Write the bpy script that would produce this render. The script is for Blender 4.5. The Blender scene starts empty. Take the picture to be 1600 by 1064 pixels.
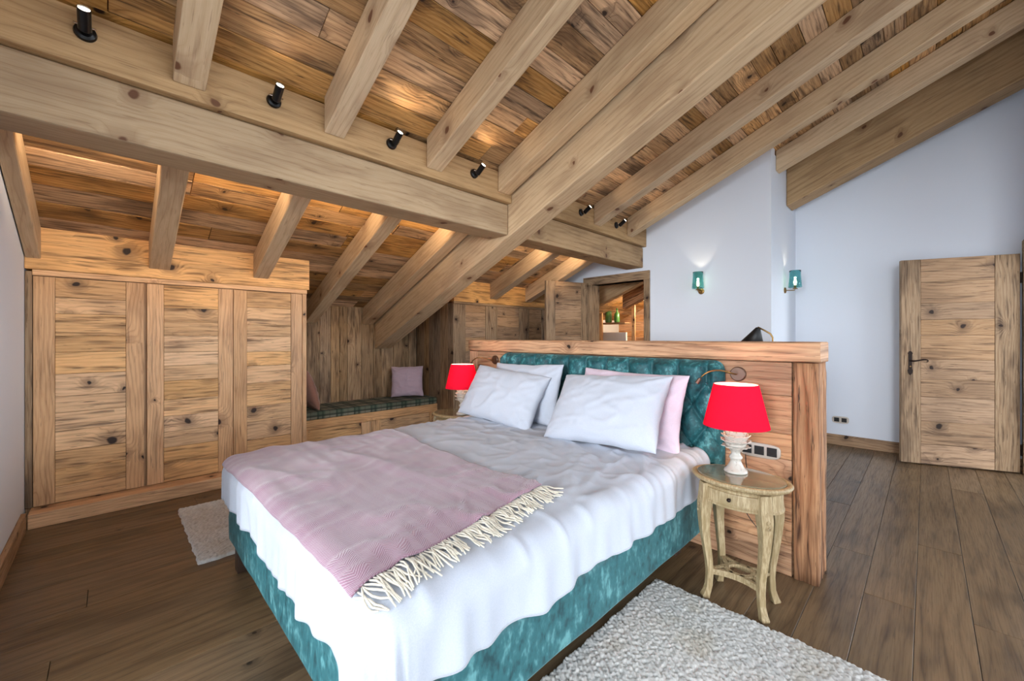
import bpy, bmesh, math, random
import numpy as np
from mathutils import Vector, Matrix, noise

random.seed(7)
PI = math.pi
V = Vector
SC = bpy.context.scene
COL = SC.collection

def srgb(r, g, b):
    f = lambda c: (c/255/12.92) if c/255 <= .04045 else ((c/255+.055)/1.055)**2.4
    return (f(r), f(g), f(b), 1)

# ------------------------------------------------------------------ tagging
def tag(o, label=None, cat=None, group=None, kind=None):
    if label: o['label'] = label
    if cat: o['category'] = cat
    if group: o['group'] = group
    if kind: o['kind'] = kind
    return o

def empty(name, loc, label, cat, group=None, rz=0, kind=None):
    o = bpy.data.objects.new(name, None); COL.objects.link(o)
    o.location = loc; o.rotation_euler = (0, 0, rz); o.empty_display_size = .1
    return tag(o, label, cat, group, kind)

def copy_tree(o, parent=None):
    c = o.copy(); COL.objects.link(c); c.parent = parent
    for ch in list(o.children):
        copy_tree(ch, c)
    return c

# ------------------------------------------------------------------ node helper
class NT:
    def __init__(s, name):
        s.m = bpy.data.materials.new(name); s.m.use_nodes = True
        s.t = s.m.node_tree; s.t.nodes.clear()
        s.out = s.t.nodes.new('ShaderNodeOutputMaterial')
    def n(s, typ, **kw):
        x = s.t.nodes.new(typ)
        for k, v in kw.items(): setattr(x, k, v)
        return x
    def put(s, sock, v):
        if v is None: return
        if isinstance(v, bpy.types.NodeSocket): s.t.links.new(v, sock)
        else: sock.default_value = v
    def math(s, op, a, b=None, c=None, clamp=False):
        x = s.n('ShaderNodeMath', operation=op, use_clamp=clamp)
        s.put(x.inputs[0], a); s.put(x.inputs[1], b)
        if c is not None: s.put(x.inputs[2], c)
        return x.outputs[0]
    def mix(s, f, a, b, mode='MIX'):
        x = s.n('ShaderNodeMix', data_type='RGBA', blend_type=mode)
        s.put(x.inputs[0], f); s.put(x.inputs[6], a); s.put(x.inputs[7], b)
        return x.outputs[2]
    def rng(s, v, a, b, c=0., d=1., smooth=True):
        x = s.n('ShaderNodeMapRange', interpolation_type='SMOOTHSTEP' if smooth else 'LINEAR')
        s.put(x.inputs[0], v); s.put(x.inputs[1], a); s.put(x.inputs[2], b); s.put(x.inputs[3], c); s.put(x.inputs[4], d)
        return x.outputs[0]
    def comb(s, x, y, z=0.):
        c = s.n('ShaderNodeCombineXYZ')
        s.put(c.inputs[0], x); s.put(c.inputs[1], y); s.put(c.inputs[2], z)
        return c.outputs[0]
    def noise(s, vec, scale, detail=3, rough=.5, dim='3D', out=0):
        x = s.n('ShaderNodeTexNoise', noise_dimensions=dim)
        s.put(x.inputs['Vector'], vec); s.put(x.inputs['Scale'], scale)
        s.put(x.inputs['Detail'], detail); s.put(x.inputs['Roughness'], rough)
        return x.outputs[out]
    def bsdf(s, **kw):
        b = s.n('ShaderNodeBsdfPrincipled')
        for k, v in kw.items(): s.put(b.inputs[k.replace('_', ' ')], v)
        return b
    def bump(s, h, strength=.3, dist=.01):
        b = s.n('ShaderNodeBump'); s.put(b.inputs['Height'], h)
        b.inputs['Strength'].default_value = strength; b.inputs['Distance'].default_value = dist
        return b.outputs[0]
    def done(s, shader):
        s.t.links.new(shader, s.out.inputs[0]); return s.m

def simple(name, col, rough=.5, metal=0., **kw):
    t = NT(name)
    b = t.bsdf(Base_Color=col, Roughness=rough, Metallic=metal, **kw)
    return t.done(b.outputs[0])

def wood(name, light, mid, dark, ring=.5, stain=.5, knots=.5, grain=.5, rough=.6, kd=(45, 28, 18), K=70., blotch=.4, bumps=.35, ksize=1.):
    t = NT(name)
    uv = t.n('ShaderNodeUVMap', uv_map='UVMap').outputs[0]
    sp = t.n('ShaderNodeSeparateXYZ'); t.put(sp.inputs[0], uv)
    u, v = sp.outputs[0], sp.outputs[1]
    at = t.n('ShaderNodeAttribute', attribute_name='tint')
    ts = t.n('ShaderNodeSeparateColor'); t.put(ts.inputs[0], at.outputs[0])
    warp = t.noise(t.comb(t.math('MULTIPLY', u, 1.1), t.math('MULTIPLY', v, 4.5)), 1., 2., .5, '2D')
    # knots
    ks = 3.4
    vo = t.n('ShaderNodeTexVoronoi', voronoi_dimensions='2D', feature='F1')
    w2 = t.noise(uv, 14., 1., .5, '2D', 1)
    vv = t.n('ShaderNodeVectorMath', operation='MULTIPLY_ADD')
    t.put(vv.inputs[0], w2); vv.inputs[1].default_value = (.035, .035, 0); t.put(vv.inputs[2], uv)
    t.put(vo.inputs['Vector'], vv.outputs[0]); vo.inputs['Scale'].default_value = ks
    vs = t.n('ShaderNodeSeparateColor'); t.put(vs.inputs[0], vo.outputs['Color'])
    d = t.math('DIVIDE', vo.outputs['Distance'], ks)
    has = t.math('LESS_THAN', vs.outputs[0], knots)
    rad = t.math('MULTIPLY_ADD', vs.outputs[1], .013*ksize, .005*ksize)
    rel = t.math('DIVIDE', d, rad)
    core = t.math('MULTIPLY', t.rng(rel, .7, 1.25, 1., 0.), has)
    halo = t.math('MULTIPLY', t.rng(rel, 1., 4.5, 1., 0.), has)
    bend = t.math('MULTIPLY', t.math('EXPONENT', t.math('MULTIPLY', t.math('MULTIPLY', rel, rel), -.09)), has)
    rc = t.math('ADD', t.math('MULTIPLY', v, K), t.math('MULTIPLY', warp, K*.13))
    rc = t.math('MULTIPLY_ADD', bend, K*.09, rc)
    s1 = t.math('FRACT', rc)
    s1 = t.math('POWER', t.math('SUBTRACT', 1., t.math('ABSOLUTE', t.math('MULTIPLY_ADD', s1, 2., -1.))), 1.6)
    rings = t.math('MULTIPLY', s1, ring)
    fib = t.noise(t.comb(t.math('MULTIPLY', u, 5.), t.math('MULTIPLY', v, 170.)), 1., 3., .6, '2D')
    st = t.noise(t.comb(t.math('MULTIPLY', u, 1.7), t.math('MULTIPLY', v, 26.)), 1., 4., .62, '2D')
    bl = t.noise(t.comb(t.math('MULTIPLY', u, 1.3), t.math('MULTIPLY', v, 4.)), 1.3, 3., .55, '2D')
    c = t.mix(rings, light, mid)
    c = t.mix(t.math('MULTIPLY', t.rng(fib, .40, .75), grain), c, mid)
    c = t.mix(t.math('MULTIPLY', t.rng(st, .52, .74), stain), c, dark)
    c = t.mix(t.math('MULTIPLY', t.rng(bl, .48, .72), blotch), c, dark)
    late = t.math('MULTIPLY', t.rng(s1, .72, .98), t.rng(bl, .35, .6))
    c = t.mix(t.math('MULTIPLY', late, ring*.75), c, dark)
    fine = t.noise(t.comb(t.math('MULTIPLY', u, 3.), t.math('MULTIPLY', v, 60.)), 1.7, 3., .6, '2D')
    c = t.mix(t.math('MULTIPLY', t.rng(fine, .66, .72), stain), c, srgb(*kd))
    c = t.mix(t.math('MULTIPLY', halo, .55), c, dark)
    v2 = t.n('ShaderNodeTexVoronoi', voronoi_dimensions='2D', feature='F1')
    t.put(v2.inputs['Vector'], t.comb(t.math('MULTIPLY_ADD', warp, .5, u), t.math('MULTIPLY', v, 5.5))); v2.inputs['Scale'].default_value = 3.2
    q2 = t.n('ShaderNodeSeparateColor'); t.put(q2.inputs[0], v2.outputs['Color'])
    el = t.math('MULTIPLY', t.rng(v2.outputs['Distance'], .08, .40, 1., 0.), t.math('LESS_THAN', q2.outputs[2], .15+.35*stain))
    el = t.math('MULTIPLY', el, t.math('MULTIPLY_ADD', s1, .7, .25))
    c = t.mix(t.math('MULTIPLY', el, min(1., stain*1.1)), c, dark)
    c = t.mix(core, c, srgb(*kd))
    hs = t.n('ShaderNodeHueSaturation')
    t.put(hs.inputs['Value'], t.math('MULTIPLY', ts.outputs[0], 2.))
    t.put(hs.inputs['Saturation'], t.math('MULTIPLY', ts.outputs[1], 1.98))
    t.put(hs.inputs['Color'], c)
    hgt = t.math('SUBTRACT', t.math('MULTIPLY', fib, -.5), t.math('MULTIPLY', rings, .3))
    hgt = t.math('SUBTRACT', hgt, t.math('MULTIPLY', t.rng(st, .6, .72), .8))
    bp = t.bump(hgt, bumps, .003)
    b = t.bsdf(Base_Color=hs.outputs[0], Roughness=t.rng(fib, .3, .8, rough-.06, rough+.1), Normal=bp)
    b.inputs['Specular IOR Level'].default_value = .35
    return t.done(b.outputs[0])

def cloth(name, col, col2=None, scale=60., rough=.85, sheen=.3, bumps=.1, bd=.002):
    t = NT(name)
    tc = t.n('ShaderNodeTexCoord').outputs['Object']
    n = t.noise(tc, scale, 3., .6)
    c = t.mix(t.rng(n, .3, .7), col, col2 or col)
    b = t.bsdf(Base_Color=c, Roughness=rough, Normal=t.bump(n, bumps, bd))
    b.inputs['Sheen Weight'].default_value = sheen
    return t.done(b.outputs[0])

def velvet(name, a, m, h, stretch=(1, 1, 1)):
    t = NT(name)
    tc = t.n('ShaderNodeTexCoord').outputs['Object']
    mp = t.n('ShaderNodeMapping'); t.put(mp.inputs[0], tc); mp.inputs['Scale'].default_value = stretch
    n1 = t.noise(mp.outputs[0], 13., 4., .68)
    n2 = t.noise(mp.outputs[0], 42., 2., .6)
    k = t.math('MULTIPLY_ADD', n2, .45, t.math('MULTIPLY', n1, .75))
    c = t.mix(t.rng(k, .42, .60), a, m)
    c = t.mix(t.rng(k, .60, .78), c, h)  # lightest tone paints the velvet's highlights into the crushed pattern
    b = t.bsdf(Base_Color=c, Roughness=.62, Normal=t.bump(k, .35, .006))
    b.inputs['Sheen Weight'].default_value = .12
    b.inputs['Sheen Roughness'].default_value = .35
    b.inputs['Sheen Tint'].default_value = (.6, .85, .88, 1)
    return t.done(b.outputs[0])

# ------------------------------------------------------------------ materials
M = {}
M['beam'] = wood('beam_wood', srgb(208, 180, 144), srgb(190, 158, 120), srgb(150, 118, 88), ring=.45, stain=.36, knots=.22, grain=.5, K=24, blotch=.38, ksize=1.5, kd=(112, 74, 50), bumps=.22, rough=.68)
M['beamwarm'] = wood('purlin_wood', srgb(184, 152, 112), srgb(160, 126, 88), srgb(122, 92, 62), ring=.5, stain=.4, knots=.2, grain=.5, K=20, blotch=.42, ksize=1.5, kd=(100, 66, 44), bumps=.22, rough=.66)
M['plank'] = wood('ceiling_plank', srgb(200, 158, 110), srgb(152, 110, 70), srgb(72, 50, 34), ring=.55, stain=.8, knots=.36, grain=.7, K=36, blotch=.6, bumps=.7, ksize=1.3)
M['ward'] = wood('reclaimed_pine', srgb(228, 184, 134), srgb(186, 138, 92), srgb(86, 58, 38), ring=.36, stain=.72, knots=.50, grain=.5, K=34, blotch=.30, bumps=.5, ksize=1.5)
M['wardstile'] = wood('pine_stile', srgb(222, 180, 136), srgb(184, 136, 96), srgb(120, 84, 58), ring=.45, stain=.4, knots=.3, grain=.5, K=46, blotch=.3, bumps=.4, ksize=1.3)
M['old'] = wood('weathered_board', srgb(170, 142, 110), srgb(132, 102, 74), srgb(78, 58, 42), ring=.5, stain=.75, knots=.36, grain=.7, K=40, blotch=.55, bumps=.7, rough=.75, ksize=1.2)
M['part'] = wood('warm_old_spruce', srgb(208, 164, 126), srgb(176, 126, 92), srgb(104, 70, 50), ring=.55, stain=.65, knots=.28, grain=.6, K=30, blotch=.34, bumps=.7, ksize=1.3)
M['post'] = wood('hewn_post_wood', srgb(186, 138, 98), srgb(146, 98, 66), srgb(70, 44, 30), ring=.8, stain=.95, knots=.30, grain=.9, K=26, blotch=.5, bumps=1., ksize=1.5, rough=.75)
M['door'] = wood('door_pine', srgb(178, 144, 110), srgb(146, 110, 78), srgb(90, 66, 48), ring=.4, stain=.7, knots=.50, grain=.6, K=34, blotch=.35, bumps=.5, ksize=1.3)
M['floor'] = wood('floor_oak', srgb(124, 101, 74), srgb(98, 77, 55), srgb(62, 48, 35), ring=.5, stain=.45, knots=.10, grain=.6, K=16, blotch=.5, rough=.36, bumps=.18, kd=(42, 30, 22))
M['dark'] = simple('dark_backing', srgb(38, 28, 20), .9)

def plaster(name, col):
    t = NT(name)
    tc = t.n('ShaderNodeTexCoord').outputs['Object']
    n = t.noise(tc, 90., 3., .6)
    b = t.bsdf(Base_Color=col, Roughness=.9, Normal=t.bump(n, .06, .002))
    return t.done(b.outputs[0])
M['white'] = plaster('white_plaster', srgb(226, 231, 240))
M['duvet'] = cloth('duvet_cotton', srgb(176, 183, 196), srgb(186, 191, 202), 300, .85, .2, .05)
M['pillow'] = cloth('pillow_cotton', srgb(182, 188, 201), srgb(192, 196, 206), 300, .85, .2, .05)
M['mauvecotton'] = cloth('mauve_cotton', srgb(214, 196, 208), srgb(208, 188, 202), 200, .85, .2, .05)
M['mauvelinen'] = cloth('mauve_linen', srgb(176, 152, 164), srgb(190, 168, 178), 260, .9, .3, .2)
M['rosefab'] = cloth('rose_fabric', srgb(158, 116, 98), srgb(140, 98, 82), 240, .9, .3, .2)
M['sheet'] = cloth('mattress_ticking', srgb(220, 214, 206), srgb(226, 220, 212), 200, .9, .1, .05)
M['velvet'] = velvet('teal_crushed_velvet', srgb(12, 60, 66), srgb(36, 94, 100), srgb(92, 148, 152), (1, 1, .55))
M['velvetd'] = velvet('deep_teal_velvet', srgb(6, 52, 58), srgb(22, 84, 90), srgb(84, 150, 154), (1, 1, .8))
M['fringe'] = cloth('cream_wool', srgb(222, 214, 196), srgb(206, 198, 180), 200, .95, .3, .1)
M['black'] = simple('black_metal', srgb(16, 15, 15), .32, .3)
M['blackm'] = simple('matt_black', srgb(20, 20, 21), .5)
M['iron'] = simple('dark_iron', srgb(46, 36, 32), .45, .8)
M['brass'] = simple('aged_brass', srgb(150, 118, 72), .3, 1.)
M['chrome'] = simple('brushed_steel', srgb(196, 186, 176), .25, 1.)
M['bronze'] = simple('bronze_disc', srgb(120, 96, 84), .35, .9)
M['plate'] = simple('nickel_plate', srgb(214, 206, 196), .3, .6)
M['socket'] = simple('black_plastic', srgb(22, 22, 23), .35)
M['legwood'] = simple('bed_leg_wood', srgb(66, 46, 34), .5)

def glaze():
    t = NT('white_glazed_ceramic')
    tc = t.n('ShaderNodeTexCoord').outputs['Object']
    n = t.noise(tc, 60., 3., .6)
    c = t.mix(t.rng(n, .55, .75), srgb(196, 190, 180), srgb(150, 142, 132))
    b = t.bsdf(Base_Color=c, Roughness=.3); b.inputs['Coat Weight'].default_value = .4
    return t.done(b.outputs[0])
M['ceramic'] = glaze()

def cream_paint():
    t = NT('cerused_paint')
    tc = t.n('ShaderNodeTexCoord').outputs['Object']
    mp = t.n('ShaderNodeMapping'); t.put(mp.inputs[0], tc); mp.inputs['Scale'].default_value = (1, 1, .12)
    n = t.noise(mp.outputs[0], 130., 4., .65)
    n2 = t.noise(tc, 9., 2., .5)
    c = t.mix(t.rng(n, .42, .62), srgb(150, 128, 92), srgb(182, 162, 126))
    c = t.mix(t.rng(n2, .45, .75), c, srgb(150, 130, 92))
    b = t.bsdf(Base_Color=c, Roughness=.5, Normal=t.bump(n, .25, .002))
    return t.done(b.outputs[0])
M['cream'] = cream_paint()

def tabletop_glass():
    t = NT('glass_tabletop_insert')
    b = t.bsdf(Base_Color=srgb(122, 116, 94), Roughness=.08)
    b.inputs['Coat Weight'].default_value = .6; b.inputs['Coat Roughness'].default_value = .03
    return t.done(b.outputs[0])
M['topglass'] = tabletop_glass()

def shade_mat():
    t = NT('red_lamp_fabric')
    d = t.n('ShaderNodeBsdfDiffuse'); d.inputs[0].default_value = srgb(206, 36, 70)
    tr = t.n('ShaderNodeBsdfTranslucent'); tr.inputs[0].default_value = srgb(250, 14, 50)
    m = t.n('ShaderNodeMixShader'); m.inputs[0].default_value = .45
    t.t.links.new(d.outputs[0], m.inputs[1]); t.t.links.new(tr.outputs[0], m.inputs[2])
    return t.done(m.outputs[0])
M['shade'] = shade_mat()
def lining_mat():
    t = NT('cream_lining')
    d = t.n('ShaderNodeBsdfDiffuse'); d.inputs[0].default_value = srgb(250, 226, 214)
    tr = t.n('ShaderNodeBsdfTranslucent'); tr.inputs[0].default_value = srgb(250, 220, 210)
    m = t.n('ShaderNodeMixShader'); m.inputs[0].default_value = .5
    t.t.links.new(d.outputs[0], m.inputs[1]); t.t.links.new(tr.outputs[0], m.inputs[2])
    return t.done(m.outputs[0])
M['shadein'] = lining_mat()

def emis(name, col, s):
    t = NT(name); e = t.n('ShaderNodeEmission'); e.inputs[0].default_value = col; e.inputs[1].default_value = s
    return t.done(e.outputs[0])
M['bulb'] = emis('warm_bulb', (1, .78, .45, 1), 25.)
M['bulbs'] = emis('spot_lens', (1, .86, .66, 1), 12.)

def glass(name, col, rough=.02):
    t = NT(name)
    b = t.bsdf(Base_Color=col, Roughness=rough, IOR=1.25)
    b.inputs['Transmission Weight'].default_value = 1.
    return t.done(b.outputs[0])
M['teal_glass'] = glass('teal_glass', srgb(170, 220, 220))
def bottle_glass():
    t = NT('green_bottle_glass')
    b = t.bsdf(Base_Color=srgb(96, 168, 92), Roughness=.12)
    b.inputs['Transmission Weight'].default_value = .35
    b.inputs['Coat Weight'].default_value = .5
    return t.done(b.outputs[0])
M['green_glass'] = bottle_glass()

def window_glass():
    t = NT('window_glass')
    tr = t.n('ShaderNodeBsdfTransparent'); gl = t.n('ShaderNodeBsdfGlossy'); gl.inputs['Roughness'].default_value = .02
    m = t.n('ShaderNodeMixShader'); m.inputs[0].default_value = .06
    t.t.links.new(tr.outputs[0], m.inputs[1]); t.t.links.new(gl.outputs[0], m.inputs[2])
    return t.done(m.outputs[0])
M['pane'] = window_glass()

def herringbone():
    t = NT('mauve_herringbone_wool')
    uv = t.n('ShaderNodeUVMap', uv_map='UVMap').outputs[0]
    sp = t.n('ShaderNodeSeparateXYZ'); t.put(sp.inputs[0], uv)
    wob = t.noise(uv, 60., 2., .5, '2D')
    pp = t.math('PINGPONG', sp.outputs[0], .034)
    ph = t.math('ADD', sp.outputs[1], t.math('MULTIPLY', pp, .75))
    ph = t.math('MULTIPLY_ADD', wob, .004, ph)
    s = t.math('SINE', t.math('MULTIPLY', ph, 2*PI/.0075))
    yarn = t.math('SINE', t.math('MULTIPLY', sp.outputs[0], 2*PI/.005))
    k = t.rng(t.math('MULTIPLY_ADD', yarn, .3, s), -.2, .8)
    big = t.noise(uv, 7., 2., .5, '2D')
    a = t.mix(big, srgb(134, 94, 112), srgb(144, 104, 120))
    c = t.mix(t.math('MULTIPLY', k, .42), a, srgb(196, 180, 190))
    b = t.bsdf(Base_Color=c, Roughness=.95, Normal=t.bump(s, .3, .002)); b.inputs['Sheen Weight'].default_value = .5
    return t.done(b.outputs[0])
M['throw'] = herringbone()

def plaid():
    t = NT('tartan_fabric')
    tc = t.n('ShaderNodeTexCoord').outputs['Object']
    sp = t.n('ShaderNodeSeparateXYZ'); t.put(sp.inputs[0], tc)
    def band(x, per, off, w):
        f = t.math('FRACT', t.math('MULTIPLY_ADD', x, 1/per, off))
        return t.math('LESS_THAN', f, w)
    yy = t.math('ADD', sp.outputs[1], sp.outputs[2])
    c = t.mix(0., srgb(128, 124, 106), srgb(0, 0, 0))
    for ax in (sp.outputs[0], yy):
        c = t.mix(t.math('MULTIPLY', band(ax, .20, .1, .42), .5), c, srgb(48, 74, 58))
        c = t.mix(t.math('MULTIPLY', band(ax, .20, .1, .10), .6), c, srgb(20, 26, 24))
        c = t.mix(t.math('MULTIPLY', band(ax, .20, .85, .10), .6), c, srgb(20, 26, 24))
        c = t.mix(t.math('MULTIPLY', band(ax, .20, .45, .04), .5), c, srgb(80, 36, 30))
    b = t.bsdf(Base_Color=c, Roughness=.9)
    return t.done(b.outputs[0])
M['plaid'] = plaid()

def rugmat():
    t = NT('knobbly_wool')
    tc = t.n('ShaderNodeTexCoord').outputs['Object']
    n = t.noise(tc, 45., 3., .6); n2 = t.noise(tc, 5., 2., .5)
    c = t.mix(t.rng(n, .35, .7), srgb(208, 207, 203), srgb(184, 183, 180))
    c = t.mix(t.rng(n2, .5, .75), c, srgb(184, 178, 166))
    b = t.bsdf(Base_Color=c, Roughness=.95); b.inputs['Sheen Weight'].default_value = .3
    return t.done(b.outputs[0])
M['rug'] = rugmat()

# ------------------------------------------------------------------ mesh builder
class MB:
    def __init__(s):
        s.v = []; s.f = []; s.uv = []; s.tint = []
    def quad(s, pts, uvs, tint=(.5, .5)):
        i = len(s.v); s.v += [tuple(p) for p in pts]
        s.f.append(tuple(range(i, i+len(pts)))); s.uv += list(uvs); s.tint += [tint]*len(pts)
    def pbox(s, o, ex, ey, ez, tint=None, var=.0):
        """parallelepiped: corner o, edges ex (grain), ey, ez"""
        o, ex, ey, ez = V(o), V(ex), V(ey), V(ez)
        if ex.cross(ey).dot(ez) < 0: ey, ez = ez, ey
        if tint is None: tint = (.5+random.uniform(-var, var), .5+random.uniform(-var, var)*.6)
        lx, ly, lz = ex.length, ey.length, ez.length
        bu, bv = random.uniform(0, 60), random.uniform(0, 60)
        i = len(s.v)
        P = [o+ex*a+ey*b+ez*c for c in (0, 1) for b in (0, 1) for a in (0, 1)]
        s.v += [tuple(p) for p in P]
        def F(idx, uv):
            s.f.append(tuple(i+k for k in idx)); s.uv.extend(uv); s.tint.extend([tint]*4)
        F((0, 2, 3, 1), [(bu, bv), (bu, bv+ly), (bu+lx, bv+ly), (bu+lx, bv)])
        F((4, 5, 7, 6), [(bu, bv+3), (bu+lx, bv+3), (bu+lx, bv+ly+3), (bu, bv+ly+3)])
        F((0, 1, 5, 4), [(bu, bv-lz), (bu+lx, bv-lz), (bu+lx, bv), (bu, bv)][::1])
        F((2, 6, 7, 3), [(bu, bv+ly), (bu, bv+ly+lz), (bu+lx, bv+ly+lz), (bu+lx, bv+ly)])
        F((0, 4, 6, 2), [(bu+9, bv), (bu+9+lz*.3, bv), (bu+9+lz*.3, bv+ly), (bu+9, bv+ly)])
        F((1, 3, 7, 5), [(bu+12, bv), (bu+12, bv+ly), (bu+12+lz*.3, bv+ly), (bu+12+lz*.3, bv)])
        return s
    def box(s, x0, x1, y0, y1, z0, z1, g='x', tint=None, var=0.):
        d = {'x': V((x1-x0, 0, 0)), 'y': V((0, y1-y0, 0)), 'z': V((0, 0, z1-z0))}
        o = [k for k in 'xyz' if k != g]
        return s.pbox((x0, y0, z0), d[g], d[o[0]], d[o[1]], tint, var)
    def grid(s, pts, nu, nv, uvf=None, closeu=False, tint=(.5, .5)):
        i = len(s.v); s.v += [tuple(p) for p in pts]
        for a in range(nu if closeu else nu-1):
            for b in range(nv-1):
                q = [(a, b), ((a+1) % nu, b), ((a+1) % nu, b+1), (a, b+1)]
                s.f.append(tuple(i+x*nv+y for x, y in q))
                if uvf: s.uv += [uvf(a, b), uvf(a+1, b), uvf(a+1, b+1), uvf(a, b+1)]
                else: s.uv += [(0, 0)]*4
                s.tint += [tint]*4
    def tube(s, path, r, n=8, cap=True):
        path = [V(p) for p in path]
        rs = r if isinstance(r, (list, tuple)) else [r]*len(path)
        pts = []; up = V((0, 0, 1))
        for k, p in enumerate(path):
            d = (path[min(k+1, len(path)-1)]-path[max(k-1, 0)]).normalized()
            if abs(d.dot(up)) > .95: up = V((1, 0, 0)) if abs(d.x) < .9 else V((0, 1, 0))
            a = d.cross(up).normalized(); b = a.cross(d).normalized(); up = b
            pts += [p+a*math.cos(2*PI*j/n)*rs[k]+b*math.sin(2*PI*j/n)*rs[k] for j in range(n)]
        i = len(s.v); s.v += [tuple(p) for p in pts]; m = len(path)
        for k in range(m-1):
            for j in range(n):
                s.f.append((i+k*n+j, i+k*n+(j+1) % n, i+(k+1)*n+(j+1) % n, i+(k+1)*n+j)); s.uv += [(0, 0)]*4; s.tint += [(.5, .5)]*4
        if cap:
            s.f.append(tuple(i+j for j in range(n))[::-1]); s.uv += [(0, 0)]*n; s.tint += [(.5, .5)]*n
            s.f.append(tuple(i+(m-1)*n+j for j in range(n))); s.uv += [(0, 0)]*n; s.tint += [(.5, .5)]*n
        return s
    def lathe(s, prof, c=(0, 0, 0), n=32, sx=1., sy=1.):
        c = V(c); m = len(prof); i = len(s.v)
        for j in range(n):
            a = 2*PI*j/n
            for r, z in prof: s.v.append((c.x+r*sx*math.cos(a), c.y+r*sy*math.sin(a), c.z+z))
        for j in range(n):
            for k in range(m-1):
                s.f.append((i+j*m+k, i+((j+1) % n)*m+k, i+((j+1) % n)*m+k+1, i+j*m+k+1)); s.uv += [(0, 0)]*4; s.tint += [(.5, .5)]*4
        return s
    def move(s, mat):
        s.v = [tuple(mat @ V(p)) for p in s.v]; return s
    def build(s, name, mat, parent=None, smooth=False, bevel=0., subsurf=0, solid=0., weld=False, segs=2, local=True):
        me = bpy.data.meshes.new(name)
        me.from_pydata(s.v, [], s.f); me.update()
        uvl = me.uv_layers.new(name='UVMap')
        uvl.data.foreach_set('uv', [c for p in s.uv for c in p])
        ca = me.color_attributes.new('tint', 'FLOAT_COLOR', 'CORNER')
        ca.data.foreach_set('color', [c for p in s.tint for c in (p[0], p[1], 0., 1.)])
        if weld:
            bm = bmesh.new(); bm.from_mesh(me); bmesh.ops.remove_doubles(bm, verts=bm.verts, dist=1e-5)
            bmesh.ops.recalc_face_normals(bm, faces=bm.faces); bm.to_mesh(me); bm.free()
        me.materials.append(mat)
        if smooth: me.polygons.foreach_set('use_smooth', [True]*len(me.polygons))
        o = bpy.data.objects.new(name, me); COL.objects.link(o)
        if parent is not None:
            o.parent = parent
            if local == 'world':   # verts are in world space while the parent sits elsewhere
                o.matrix_parent_inverse = pworld(parent).inverted()
        if bevel:
            b = o.modifiers.new('bevel', 'BEVEL'); b.width = bevel; b.segments = segs; b.limit_method = 'ANGLE'; b.angle_limit = .7
            b.harden_normals = False
        if solid:
            b = o.modifiers.new('solid', 'SOLIDIFY'); b.thickness = solid; b.offset = -1
        if subsurf:
            b = o.modifiers.new('sub', 'SUBSURF'); b.levels = subsurf; b.render_levels = subsurf
        return o

def pworld(o):
    m = Matrix.LocRotScale(o.location, o.rotation_euler, o.scale)
    return (pworld(o.parent) @ m) if o.parent else m

def structure(o, label=None):
    o['kind'] = 'structure'
    if label: o['label'] = label
    return o

def planks(mb, o, U, W, N, L, H, wid, th=.02, lens=(1., 2.6), gap=.002, var=.09, jit=.0015, satvar=.6):
    """boards filling a rectangle: o corner, U grain dir, W across dir, N outward; L x H metres"""
    o, U, W, N = V(o), V(U).normalized(), V(W).normalized(), V(N).normalized()
    w = 0
    while w < H-.001:
        ww = min(random.uniform(*wid), H-w)
        if H-w-ww < wid[0]*.5: ww = H-w
        x = 0 if lens is None else -random.uniform(0, lens[0])
        while x < L-.001:
            ll = L if lens is None else random.uniform(*lens)
            a, b = max(x, 0), min(x+ll, L)
            if b-a > .01:
                t = (.5+random.uniform(-var, var), .5+random.uniform(-var, var)*satvar)
                mb.pbox(o+U*(a+gap/2)+W*(w+gap/2)+N*random.uniform(-jit, jit)-N*0, U*(b-a-gap), W*(ww-gap), N*th, t)
            x += ll
        w += ww
    return mb

# ==================================================================== ROOM
Mx = .408           # roof pitch (rise per metre towards -Y)
CP, CR, CM = 3.727, 3.508, 3.1875     # z at y=0 of plank plane, rafter underside, main truss underside
XW, YB = -.41, 5.12   # left wall inner face, back wall of alcove
X1, X2 = 4.926, 6.06
YR = -.64; YF = -3.3; XE = 4.89; XA = 8.6
WY = 4.235

# ---- floor
mb = MB(); mb.box(XW-.2, XA, YF-.2, YB+.2, -.12, -.021, tint=(.4, .5))
fl = mb.build('floor', M['dark']); structure(fl)
mb = MB(); planks(mb, (XW-.1, 5.255-.18*47, -.02), (1, 0, 0), (0, 1, 0), (0, 0, 1), XA-XW-.05, .18*47, (.18, .18), .02, (1.5, 3.0), .0022, .05, .0004)
o = mb.build('floor_boards', M['floor'], fl, bevel=.0008, segs=1)

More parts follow.
